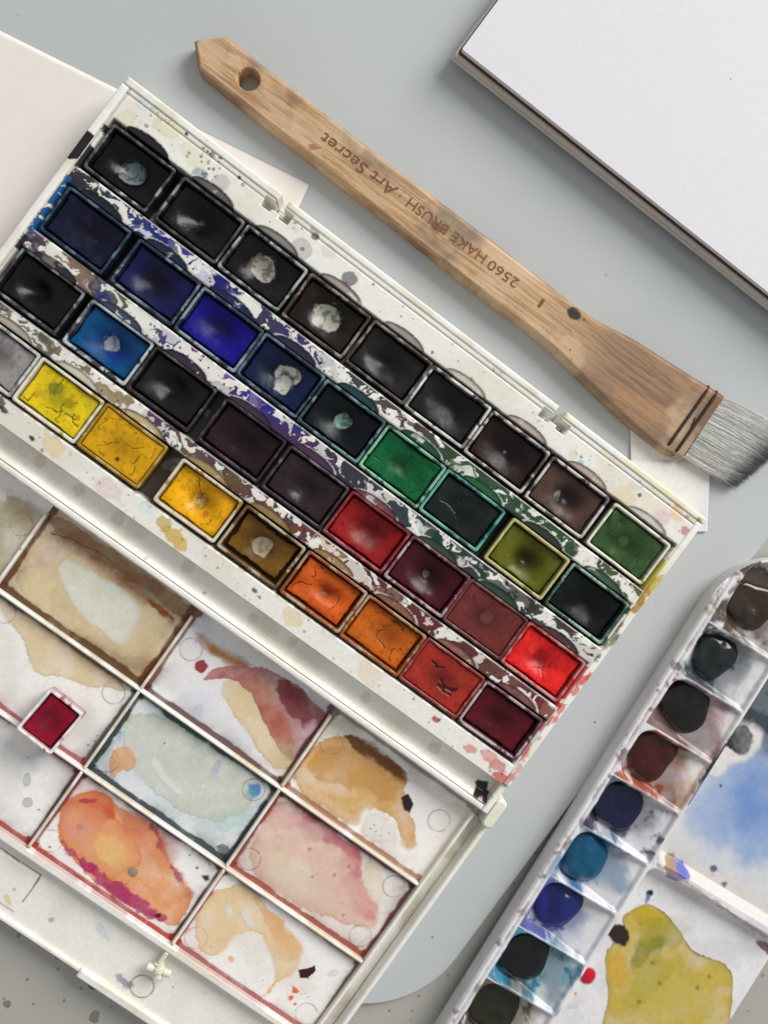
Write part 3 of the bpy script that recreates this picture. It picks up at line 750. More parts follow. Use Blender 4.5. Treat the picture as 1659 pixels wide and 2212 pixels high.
def pC2(c):
    al = np.arange(c.x.size); c.mix(al, S(214, 220, 226), np.full(al.size, .75))
    c.wash(C5([(520, 200), (580, 130), (700, 140), (860, 230), (1000, 330), (1100, 430), (1090, 540), (1000, 590), (880, 600), (760, 545), (650, 460), (590, 380), (545, 290)], ZL), S(204, 206, 194), .95, .7, 1.8, edge=.5, ew=.8, ecol=S(160, 190, 178))
    c.wash(C5([(880, 590), (1000, 585), (1090, 530), (1060, 620), (960, 640), (870, 610)], ZL), S(176, 214, 204), .6, 2, 2)
    c.wash(C5([(640, 330), (690, 345), (720, 400), (790, 470), (790, 490), (720, 455), (680, 400)], ZL), S(226, 226, 222), .95, .4, 1.0, edge=.3)
    c.wash(C5([(905, 380), (960, 320), (950, 380), (910, 410)], ZL), S(176, 182, 206), .7, 1, 1); c.spot(C5([(880, 445)], ZL)[0], .9, S(226, 228, 224), .8)
    c.wash(C5([(470, 330), (500, 285), (550, 265), (587, 320), (575, 370), (520, 385), (490, 415), (470, 400)], ZL), S(226, 172, 124), .9, .6, 1.2, edge=.3, ecol=S(200, 130, 80))
    c.wash(C5([(520, 200), (540, 220), (520, 260), (500, 250)], ZL), S(160, 176, 214), .6, 1, 1)
    c.spot(C5([(1098, 462)], ZL)[0], 2.8, S(64, 132, 200), .9, .35, .8); c.spot(C5([(1085, 480)], ZL)[0], 2.4, S(96, 168, 176), .6, .35, .8)
    c.spot(C5([(710, 262)], ZL)[0], .5, S(96, 90, 84), .9); c.spot(C5([(965, 722)], ZL)[0], 2.2, S(96, 84, 96), .8, .6)
    rings(c, C5([(462, 340), (1095, 463)], ZL))
    edge_stain(c, 67, 38, ((24, 56, 56), (16, 44, 54), (36, 54, 62), (22, 66, 54)), .95, 1.7)
def pD2(c):
    al = np.arange(c.x.size); c.mix(al, S(230, 222, 216), np.full(al.size, .6))
    c.wash(C5([(1180, 510), (1260, 500), (1350, 560), (1450, 640), (1570, 745), (1552, 830), (1580, 900), (1645, 975), (1625, 1050), (1580, 1065), (1450, 1030), (1300, 970), (1150, 880), (1075, 790), (1110, 640)], ZL), S(224, 190, 172), .95, .6, 1.5, edge=.35, ew=.6, ecol=S(206, 120, 130))
    c.wash(C5([(1200, 500), (1290, 520), (1340, 600), (1240, 640), (1150, 620)], ZL), S(226, 172, 166), .6, 4, 3)
    c.wash(C5([(1310, 540), (1400, 590), (1500, 670), (1580, 745), (1550, 800), (1470, 720), (1390, 660), (1320, 600)], ZL), S(190, 64, 98), .62, 4.0, 3.0, ws=6)
    c.wash(C5([(1545, 740), (1570, 760), (1555, 840), (1590, 910), (1640, 970), (1625, 1050), (1560, 1010), (1530, 900), (1510, 820)], ZL), S(206, 92, 116), .6, 4.6, 2.6)
    c.wash(C5([(1150, 700), (1300, 760), (1400, 900), (1300, 960), (1180, 880), (1100, 790)], ZL), S(222, 208, 182), .7, 5, 3)
    c.wash(C5([(1580, 760), (1640, 790), (1660, 850), (1640, 960), (1590, 900), (1570, 830)], ZL), S(230, 218, 190), .8, 1, 1)
    for q in ((1338, 718), (1508, 795), (1445, 830), (1350, 838), (1482, 1005)): c.spot(C5([q], ZL)[0], .8, S(190, 130, 110), .6, .4, .4, ring=.4)
    rings(c, C5([(1077, 763), (1555, 1095)], ZL)); rings(c, [P(850, 1915, ZL)])
    edge_stain(c, 68, 38, ((150, 70, 60), (112, 24, 30), (176, 84, 66), (106, 30, 26)), .92, 1.5)
def pB3(c):
    c.dirt(S(206, 206, 204), .5, 18); c.dirt(S(196, 204, 206), .35, 8, .5, .7)
    c.spot(C5([(116, 420)], ZL)[0], 1.5, S(196, 194, 188), .7, .15, .3, ring=.5, asp=1.9, ang=1.4); c.spot(C5([(119, 517)], ZL)[0], 2.1, S(186, 190, 186), .8, .1, .3, ring=.4)
    c.spot(C5([(168, 549)], ZL)[0], .5, S(170, 100, 60), .9); c.spot(C5([(118, 323)], ZL)[0], .3, S(90, 70, 60), .9)
    edge_stain(c, 67, 38, (None, (70, 16, 30), (196, 24, 60), (150, 40, 60)), .9, 1.0)
def pC3(c):
    c.wash(C5([(250, 570), (290, 500), (390, 462), (470, 478), (500, 520), (570, 570), (660, 600), (700, 650), (725, 740), (745, 790), (800, 860), (845, 920), (780, 1030), (748, 1062), (690, 1030), (620, 1000), (540, 950), (440, 875), (350, 800), (290, 735), (252, 690)], ZL),
           S(230, 158, 104), .97, .45, 1.2, edge=.4, ew=.7, ecol=S(206, 100, 70))
    c.wash(C5([(490, 520), (570, 560), (660, 600), (700, 640), (735, 760), (690, 760), (600, 690), (530, 610)], ZL), S(206, 116, 90), .75, 4, 2)
    c.wash(C5([(640, 600), (700, 640), (730, 740), (760, 810), (840, 915), (815, 915), (750, 830), (690, 720)], ZL), S(150, 24, 72), .7, 3.2, 2.4)
    c.wash(C5([(255, 560), (300, 500), (400, 465), (470, 482), (512, 600), (600, 690), (620, 785), (540, 815), (480, 862), (400, 800), (300, 720), (258, 660)], ZL), S(230, 160, 112), .85, .5, .9, edge=.75, ew=1.2, ecol=S(214, 112, 40))
    c.wash(C5([(300, 520), (400, 468), (480, 490), (512, 600), (450, 590), (360, 540)], ZL), S(206, 84, 44), .85, 3.2, 2)
    c.wash(C5([(330, 510), (400, 495), (440, 505), (380, 522)], ZL), S(176, 40, 84), .7, .8, 1)
    c.wash(C5([(260, 600), (340, 580), (420, 660), (400, 720), (300, 700)], ZL), S(224, 150, 134), .7, 4, 2.5)
    c.wash(C5([(420, 660), (520, 660), (580, 760), (520, 800), (430, 780), (400, 720)], ZL), S(236, 190, 124), .75, 4, 2.5)
    c.wash(C5([(250, 675), (300, 712), (350, 745), (440, 815), (500, 850), (570, 905), (650, 965), (715, 1010), (690, 1038), (620, 1002), (540, 952), (440, 878), (345, 800), (285, 735)], ZL), S(176, 44, 96), .85, 2.2, 2.6, ws=3.5)
    c.wash(C5([(450, 850), (520, 885), (600, 945), (680, 1005), (700, 1030), (600, 985), (500, 925), (440, 875)], ZL), S(166, 32, 104), .6, 1.6, 1.4)
    c.spot(C5([(575, 818)], ZL)[0], 2.05, S(152, 134, 120), .95, .08, .25, ring=.5, h=.3); c.spot(C5([(345, 622)], ZL)[0], 1.4, S(206, 136, 112), .7, .1, .3, ring=.25)
    c.spot(C5([(684, 1006)], ZL)[0], .9, S(70, 16, 40), .95, .4, asp=1.6); c.wash(C5([(875, 835), (900, 832), (905, 852), (885, 858)], ZL), S(60, 28, 30), 1, .3, .5, sp=False)
    for q, r in (((852, 800), .7), ((820, 745), .5), ((905, 785), .5), ((790, 1005), .3), ((215, 710), .6)): c.spot(C5([q], ZL)[0], r, S(110, 70, 66), .8)
    rings(c, C5([(218, 685)], ZL))
    edge_stain(c, 67, 37, ((150, 20, 60), (90, 14, 30), (206, 22, 62), (126, 14, 44)), .93, .9)
def pD3(c):
    c.dirt(S(228, 220, 208), .6, 16)
    c.wash(C5([(850, 1000), (880, 920), (960, 890), (1020, 865), (1100, 900), (1150, 950), (1165, 985), (1220, 1010), (1232, 1060), (1290, 1115), (1312, 1180), (1275, 1260), (1205, 1290), (1150, 1360), (1128, 1352), (1185, 1295), (1200, 1210), (1150, 1130), (1110, 1060), (1040, 1080), (1000, 1110), (940, 1185), (870, 1160), (840, 1080)], ZL),
           S(232, 204, 164), .95, .5, 1.5, edge=.5, ew=.6, ecol=S(214, 160, 104))
    c.wash(C5([(1080, 900), (1160, 985), (1225, 1015), (1232, 1065), (1300, 1130), (1300, 1200), (1240, 1200), (1180, 1090), (1130, 1020)], ZL), S(226, 172, 112), .7, 3, 2)
    for pl in ([(980, 965), (1000, 965), (998, 1015), (980, 1020)], [(1035, 980), (1060, 970), (1085, 1010), (1100, 1050), (1075, 1060), (1045, 1010)], [(990, 1185), (1010, 1180), (1005, 1205)]):
        c.wash(C5(pl, ZL), S(230, 226, 216), .9, .4, .6)
    c.wash(C5([(985, 1182), (1008, 1178), (1012, 1200), (995, 1208)], ZL), S(230, 190, 130), .9, .3, .4)
    c.wash(C5([(1288, 1240), (1320, 1232), (1360, 1222), (1364, 1245), (1330, 1278), (1298, 1272)], ZL), S(52, 18, 28), 1, .3, .7, sp=False)
    r3 = np.random.default_rng(33)
    for q, r in (((1272, 1325), 1.2), ((1258, 1360), 1.1), ((1280, 1335), 1.0), ((1275, 1388), .7)): c.spot(C5([q], ZL)[0], r, S(226, 110, 72), .95, .6)
    for k in range(16): c.spot(C5([(r3.uniform(1230, 1370), r3.uniform(1290, 1370))], ZL)[0], r3.uniform(.15, .4), S(190, 80, 60), .8)
    c.wash(C5([(1400, 1265), (1440, 1240), (1470, 1250), (1440, 1275)], ZL), S(212, 206, 216), .6, 1, 1.2)
    c.splat(np.random.default_rng(34), 20, None, .15, .45, [S(130, 96, 84), S(80, 50, 50)], (.4, .9))
    rings(c, C5([(845, 1105), (1322, 1432)], ZL))
    edge_stain(c, 68, 37, ((170, 40, 60), (110, 60, 44), (190, 40, 62), (150, 110, 90)), .85, .8)
PAINT = {(0, 0): pA1, (1, 0): pB1, (2, 0): pC1, (3, 0): pD1, (1, 1): pB2, (2, 1): pC2, (3, 1): pD2, (1, 2): pB3, (2, 2): pC3, (3, 2): pD3, (0, 1): pB3, (0, 2): pB3}
lid = box
for ci in range(4):
    for ri in range(3):
        if ci == 0 and ri > 0: continue
        c0, c1 = COLS[ci], COLS[ci + 1]; v1, v0 = VR[ri] - (0 if ri == 0 else .5), VR[ri + 1] + .5
        sx, sy = c1 - c0, v1 - v0
        def wz(x, y, a, b, sx=sx, sy=sy, ri=ri):
            d = np.minimum(a, 1 - a) * sx
            d = np.minimum(d, b * sy)
            if ri: d = np.minimum(d, (1 - b) * sy)
            return ZL + .12 * (fbm(x, y, 20, 8, 2) - .5)
        patch('mixing_well', box, lidq(c0, c1, v0, v1), int(sx / .38), int(sy / .38), wz, PAINT[(ci, ri)], M_plastic, S(245, 242, 238), .3)
def div_paint(seed):
    def f(c):
        c.seed = seed * 7; c.dirt(S(206, 190, 160), .7, 10, .45, .65); c.splat(np.random.default_rng(seed), 10, None, .2, .6, [S(140, 100, 70), S(120, 60, 60)], (.3, .8))
    return f
def divider(c, v0, v1, w=1.25, ztop=ZD, seed=1):
    f = quadmap(BOX.w(cu(c, v0) - w / 2, v0), BOX.w(cu(c, v0) + w / 2, v0), BOX.w(cu(c, v1) + w / 2, v1), BOX.w(cu(c, v1) - w / 2, v1))
    return strip('divider', box, BOX, 0, w, v0, v1, ztop, ZL - .3, div_paint(seed), .45, xy=f)
k = 0
for c in (-75, -7.3, 59.4):
    for (v0, v1) in ((-111.9, -77.6), (-150.0, -113.1), (-187.2, -151.2)):
        k += 1; divider(c, v0, v1, seed=k)
for v in (VR[1], VR[2]):
    strip('divider', box, BOX, -140, cu(128.6, v) - .8, v - .62, v + .62, ZD + .05, ZL - .3, div_paint(60 + int(-v)), .45)
# frame of the lid: inner side wall, channel, outer rim
def q4(ua, ub, v0, v1, k=.01): return quadmap(BOX.w(ua + k * (-78 - v0), v0), BOX.w(ub + k * (-78 - v0), v0), BOX.w(ub + k * (-78 - v1), v1), BOX.w(ua + k * (-78 - v1), v1))
strip('side_frame', box, BOX, 0, 1.4, -190.4, -76.2, ZD + .4, 4, rim_paint(41, 20), .5, xy=q4(128.0, 129.4, -190.4, -76.2))
def chan_paint(c): c.dirt(S(196, 184, 158), .7, 10, .4, .7); c.splat(np.random.default_rng(42), 60, None, .15, .6, [S(120, 100, 80), S(90, 70, 60)], (.3, .7))
strip('side_channel', box, BOX, 0, 5.6, -219, -77.5, 4.6, BZ + .3, chan_paint, .3, xy=q4(129.35, 134.9, -219, -77.5, .012), rough=.5)
def outer_paint(c):
    rim_paint(43, 50, ((200, 196, 150), (110, 110, 90), (206, 206, 190)), tint=(226, 228, 204))(c)
    for q, r, col in (((838, 2040), 2.2, (50, 70, 40)), ((846, 2028), 2.0, (44, 62, 44)), ((855, 2015), 1.3, (40, 44, 70)), ((818, 2068), 1.5, (90, 110, 64)), ((775, 2135), 1.8, (200, 90, 120)), ((768, 2150), 1.6, (206, 110, 130))):
        c.spot(P(*q, 11), r, S(*col), .95, .5, .3, asp=1.7, ang=BOX.a + 1.5)
strip('outer_rim', box, BOX, 0, 2.2, -219, -76.5, 11.2, BZ + .05, outer_paint, .8, xy=q4(134.9, 137.1, -219, -76.5, .014))
def fw_paint(c):
    rim_paint(44, 50, ((206, 180, 120), (150, 30, 50), (120, 120, 80)), tint=(228, 220, 200))(c)
    i = np.nonzero(c.b > .84)[0]; c.mix(i, S(140, 22, 44), .4 * sm(fbm(c.x[i], c.y[i], 9, 6, 4), .38, .5))
strip('front_frame', box, BOX, -140, 128.4, -190.6, -187.7, ZD + .5, 4, fw_paint, .5)
# apron in front of the wells
def apron_z(x, y, a, b):
    u = x * BOX.e[0] + y * BOX.e[1]; v = x * BOX.n[0] + y * BOX.n[1]
    z = np.full(u.shape, 6.6)
    z += .5 * ((u < 5.2) & (v < -196.3) & (v > -213)) 
    return z
def apron_paint(c):
    c.dirt(S(222, 216, 206), .5, 18)
    r4 = np.random.default_rng(50)
    c.splat(r4, 150, None, .2, 1.3, [S(170, 166, 158), S(150, 146, 140), S(196, 190, 180), S(110, 110, 112)], (.35, .85))
    c.splat(r4, 24, None, .15, .5, [S(90, 20, 40), S(60, 60, 70)], (.7, 1))
    c.ring(P(306.5, 2131, 6.6), 4.6, .28, S(110, 60, 60), .85, -.15, .3)
    for q in ((265, 2118), (272, 2126), (258, 2112), (280, 2127)): c.spot(P(*q, 6.6), 1.5, S(130, 136, 156), .7, .6, .5)
    c.wash(D([(205, 1990), (232, 2010), (240, 2035), (215, 2020)], 6.6), S(200, 218, 226), .6, 1.5, 1.5)
    c.line(D([(0, 1832), (50, 1865), (89, 1890), (66, 1925), (48, 1948)], 6.6), .3, S(40, 36, 34), .85, .15, h=-.2)
    c.wash(D([(10, 1932), (18, 1930), (27, 1945), (22, 1954), (12, 1945)], 6.6), S(222, 200, 150), .9, .3, .3)
    c.grain(.04)
patch('lid_apron', box, rect(BOX, -140, 134.5, -216.6, -190.4), 620, 64, apron_z, apron_paint, M_plastic, S(238, 235, 226), .36)
strip('apron_rim', box, BOX, -140, 39.5, -218.2, -216.2, 8.2, BZ + .05, rim_paint(46, 60, ((150, 150, 170), (90, 84, 80), (200, 190, 170))), .6)
strip('apron_rim', box, BOX, 39.6, 136.5, -219.8, -216.2, 8.8, BZ + .05, rim_paint(47, 40, ((170, 90, 70), (200, 190, 170))), .7)
# latch pin
lt = bpy.data.objects.new('latch', None); COLL.objects.link(lt); lt.parent = box
lz = 11.0
lt.location = Vector((*(np.array(BOX.w(64.4, -197)) - root_loc(box)[:2]), 0)) * MM
L0, L1 = np.array(BOX.w(62.6, -190.5)), np.array(BOX.w(64.9, -200.6))
strip('stem', lt, BOX, 61.9, 63.8, -196.2, -190.6, lz, 4.9, None, .5, base=S(220, 214, 190))
tube('pivot', [(*BOX.w(63.0, -196.0), lz - .6), (*BOX.w(65.6, -200.8), lz - .6)], [2.0, 2.0], M_ivory, lt, 20, smooth=False)
for s in (-1, 1):
    tube('crossbar', [(*BOX.w(64.3 + s * 1.9, -198.2 + s * .6), lz - .2), (*BOX.w(64.3 + s * 4.6, -198.2 + s * 1.2), lz - .2)], [1.5, 1.55], M_ivory, lt, 20, smooth=False)
tube('pin_collar', [(*BOX.w(63.7, -197.2), lz - .4), (*BOX.w(64.4, -198.6), lz - .4)], [2.5, 2.5], M_ivory, lt, 24, smooth=False)

# ------------------------------------------------------------------ paint pans
PW, PH, WALL = 28.3, 19.9, 1.25
def rr_point(t, hx, hy, r):
    """point on a rounded rectangle, t in 0..1 by perimeter (vector)"""
    ex, ey = 2 * (hx - r), 2 * (hy - r); arc = math.pi * r / 2
    tot = 2 * ex + 2 * ey + 4 * arc
    s = (t % 1) * tot; x = np.zeros_like(s); y = np.zeros_like(s)
    segs = [('l', ex, (-hx + r, -hy), (1, 0)), ('a', arc, (hx - r, -hy + r), -90), ('l', ey, (hx, -hy + r), (0, 1)), ('a', arc, (hx - r, hy - r), 0),
            ('l', ex, (hx - r, hy), (-1, 0)), ('a', arc, (-hx + r, hy - r), 90), ('l', ey, (-hx, hy - r), (0, -1)), ('a', arc, (-hx + r, -hy + r), 180)]
    p = 0
    for kind, ln, o, d in segs:
        m = (s >= p - 1e-9) & (s <= p + ln + 1e-9); q = s[m] - p
        if kind == 'l': x[m] = o[0] + d[0] * q; y[m] = o[1] + d[1] * q
        else:
            an = np.radians(d) + q / r; x[m] = o[0] + r * np.cos(an); y[m] = o[1] + r * np.sin(an)
        p += ln
    return x, y
def make_pan(name, fr, w, h, zb, zt, label, group, pc, rimc, cov, kind, seed, opt=None, stainc=None, gloss=.28):
    """moulded plastic pan holding a cake of paint"""
    opt = opt or {}
    t = thing(name, (*fr.o, zb), label, 'paint pan', group)
    n = 150; tt = np.arange(n) / n
    prof = [(0, zb + .05, .9), (0, zt - .4, 1.1), (.12, zt - .12, 1.1), (.35, zt, 1.0), (.9, zt, .8), (WALL - .1, zt - .15, .6), (WALL, zt - .5, .5), (WALL + .25, zt - 4.2, .5)]
    V = []; 
    for ins, z, r in prof:
        x, y = rr_point(tt, w / 2 - ins, h / 2 - ins, r)
        wz_ = (fbm(x + seed * 2.3, y, 3, 43, 3) - .5) * (.5 if ins > .05 and z > zt - 1 else 0)
        X, Y = fr.w(x * (1 - .012 * wz_), y * (1 - .02 * wz_)); V.append(np.stack([X, Y, np.full(n, z) + wz_], 1))
    V = np.concatenate(V); Q = []
    j = np.arange(n); jn = (j + 1) % n
    for k in range(len(prof) - 1): Q.append(np.stack([k * n + j, k * n + jn, (k + 1) * n + jn, (k + 1) * n + j], 1))
    Q = np.concatenate(Q)
    cv = Canvas(V[:, 0], V[:, 1], S(*rimc), .35)
    sc = S(*(stainc or [c * .55 for c in pc]))
    n1 = fbm(V[:, 0] + seed * 3.1, V[:, 1], 4.5, 7, 5, .6); n2 = fbm(V[:, 0], V[:, 1] + seed, 2.2, 17, 4)
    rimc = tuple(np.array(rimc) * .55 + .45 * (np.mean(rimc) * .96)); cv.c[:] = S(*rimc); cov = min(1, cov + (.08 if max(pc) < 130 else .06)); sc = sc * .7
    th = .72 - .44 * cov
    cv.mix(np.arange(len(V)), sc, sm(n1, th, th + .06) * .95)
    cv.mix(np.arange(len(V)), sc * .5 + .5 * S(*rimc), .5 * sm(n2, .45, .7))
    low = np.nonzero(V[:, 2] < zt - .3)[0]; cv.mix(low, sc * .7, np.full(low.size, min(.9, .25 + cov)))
    # floor of the shell
    i0 = len(V); V = np.concatenate([V, [[*fr.o, zb + .05]]]); T = np.stack([jn, j, np.full(n, i0)], 1)
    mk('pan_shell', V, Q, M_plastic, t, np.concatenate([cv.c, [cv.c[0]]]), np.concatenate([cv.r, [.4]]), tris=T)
    # the cake of paint
    iw, ih = w / 2 - WALL - .02, h / 2 - WALL - .02
    nu, nv = int(2 * iw / .3), int(2 * ih / .3)
    rg = np.random.default_rng(seed)
    dc = opt.get('dc', (rg.uniform(-1.5, 1.5), rg.uniform(-1, 1)))     # middle of the hollow
    dip = opt.get('dip', 1.4); dip = dip * (rg.uniform(2.0, 2.6) if dip > .8 else 1.5); dr = opt.get('dr', (8.0, 5.5)); dr = (dr[0] * rg.uniform(.95, 1.15), dr[1] * rg.uniform(.95, 1.12)); lev = opt.get('lev', 1.5) * 1.35; shrink = opt.get('shrink', 0.0)
    def loc(x, y): return (x - fr.o[0]) * fr.e[0] + (y - fr.o[1]) * fr.e[1], (x - fr.o[0]) * fr.n[0] + (y - fr.o[1]) * fr.n[1]
    def zf(x, y, a, b):
        u, v = loc(x, y)
        d = ((u - dc[0]) / dr[0]) ** 2 + ((v - dc[1]) / dr[1]) ** 2
        z = zt - lev - dip * np.exp(-d * 1.1) + opt.get('bump', .35) * 2.6 * (fbm(u + seed * 9, v, 9, 23, 2) - .5) + .16 * (fbm(u + seed * 4, v, 2.6, 27, 3) - .5)
        e = np.minimum(iw - np.abs(u), ih - np.abs(v))
        eg = .62 * (.3 + 1.4 * fbm(u + seed * 2, v, 5, 37, 3)) * opt.get('gap', 1)
        z = z - 1.3 * (1 - sm(e, eg * .5, eg * 1.3))
        if shrink:     # dried cake pulled away from the walls
            ee = e - shrink * (.25 + 1.5 * fbm(u + seed * 5, v, 6, 29, 3)) * sm(np.abs(u) + np.abs(v), 2, 9)
            z = np.where(ee < 0, np.minimum(zt - 4.5, z - 1), z)
            z = z - .4 * np.exp(-np.maximum(ee, 0) / .5)
        return z
    def pf(c):
        al = np.arange(c.x.size); u, v = loc(c.x, c.y); c.seed = seed * 11
        base = S(*pc) * (.42 if max(pc) < 80 else (.74 if max(pc) < 200 else 1.0)); c.c[:] = base; n1 = fbm(u + seed * 7, v, 6, 3, 5); n2 = fbm(u + seed * 5, v, 1.5, 13, 3)
        c.c *= (.78 + .44 * n1)[:, None]
        c.mix(al, base * .45, .5 * sm(n2, .55, .75))
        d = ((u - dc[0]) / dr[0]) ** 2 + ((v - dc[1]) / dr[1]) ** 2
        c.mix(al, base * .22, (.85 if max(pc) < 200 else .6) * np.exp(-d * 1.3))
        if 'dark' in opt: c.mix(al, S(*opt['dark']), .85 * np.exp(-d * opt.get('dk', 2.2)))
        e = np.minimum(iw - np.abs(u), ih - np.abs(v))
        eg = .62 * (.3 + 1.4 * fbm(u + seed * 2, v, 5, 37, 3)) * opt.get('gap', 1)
        c.mix(al, base * .1, .93 * (1 - sm(e, eg * .7, eg * 1.25)))  # dark band by the walls: dried paint edge plus gap shadow put into the colour
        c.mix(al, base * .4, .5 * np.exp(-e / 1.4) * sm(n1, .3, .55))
        if shrink:
            eS = e - shrink * (.25 + 1.5 * fbm(u + seed * 5, v, 6, 29, 3)) * sm(np.abs(u) + np.abs(v), 2, 9)
            lowp = eS < 0
            c.mix(np.nonzero(lowp)[0], base * .12, np.ones(lowp.sum()) * .9)
        if 'second' in opt:
            c2, a2 = opt['second']; c.mix(al, S(*c2), a2 * sm(fbm(u + seed, v, 5, 33, 4), .5, .62))
        if 'patch' in opt:       # worn through to the white plastic
            for (pu, pv, r, asp, ang, colr) in opt['patch']:
                q = fr.w(pu, pv)
                r = r * 1.12; c.spot(q, r * 1.35, base * .35, .8, .15, r * .4, asp=asp, ang=fr.a + ang, h=-.5)
                c.spot(q, r, S(*colr), .95, .25, .45, asp=asp, ang=fr.a + ang, rough=.3)
                i = c.sel(q[0] - r * 2, q[0] + r * 2, q[1] - r * 2, q[1] + r * 2)
                n3 = fbm(c.x[i], c.y[i], 1.8, seed + 3, 4)
                dd = np.hypot(c.x[i] - q[0], c.y[i] - q[1]) / r
                c.mix(i, base * .8 + .2 * S(*colr), .75 * sm(n3, .52, .66) * (dd < 1.3))
        for ln in opt.get('cracks', []):
            pts = [fr.w(*q) for q in ln]
            c.line(pts, opt.get('cw', .16), S(*[k * .3 for k in pc]), .9, .35, h=-.35)
        for (pu, pv, r, colr) in opt.get('spots', []):
            c.spot(fr.w(pu, pv), r, S(*colr), .85, .45, .4)
        c.r[:] = np.clip(gloss + .03 + .35 * (fbm(u + seed * 3, v, 8, 63, 2) - .5), .1, 1)
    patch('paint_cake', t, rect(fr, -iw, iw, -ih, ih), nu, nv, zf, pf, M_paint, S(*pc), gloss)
    return t

def cracks(seed, n, w=11, h=7, step=1.6, ln=(3, 7)):
    r = np.random.default_rng(seed); out = []
    for k in range(n):
        p = np.array([r.uniform(-w, w), r.uniform(-h, h)]); a = r.uniform(0, 6.28); l = [tuple(p)]
        for i in range(r.integers(*ln)):
            a += r.normal() * .6; p = np.clip(p + step * np.array([math.cos(a), math.sin(a)]), (-w, -h), (w, h)); l.append(tuple(p))
        out.append(l)
    return out
def specks(seed, n, col, r0=.2, r1=.6):
    r = np.random.default_rng(seed); return [(r.uniform(-11, 11), r.uniform(-7, 7), r.uniform(r0, r1), col) for _ in range(n)]
GR, CR = (168, 176, 178), (224, 220, 200)
UC = [[-123.5, -92, -63, -33.5, -4.3, 23.9, 52.5, 82, 112.4], [-123.0, -91.5, -62.6, -34.1, -5.4, 23.4, 52, 83.6, 113.2],
      [-123.6, -92.4, -63.6, -31.3, -1.7, 27.4, 56.3, 84.6, 113.1], [-123.3, -94.6, -65.8, -31.1, -1.7, 27.6, 56.1, 84.5, 113.2]]
VC = [45.7, 17.5, -11.0, -39.2]
PG = 'paint pans in the open watercolour box'
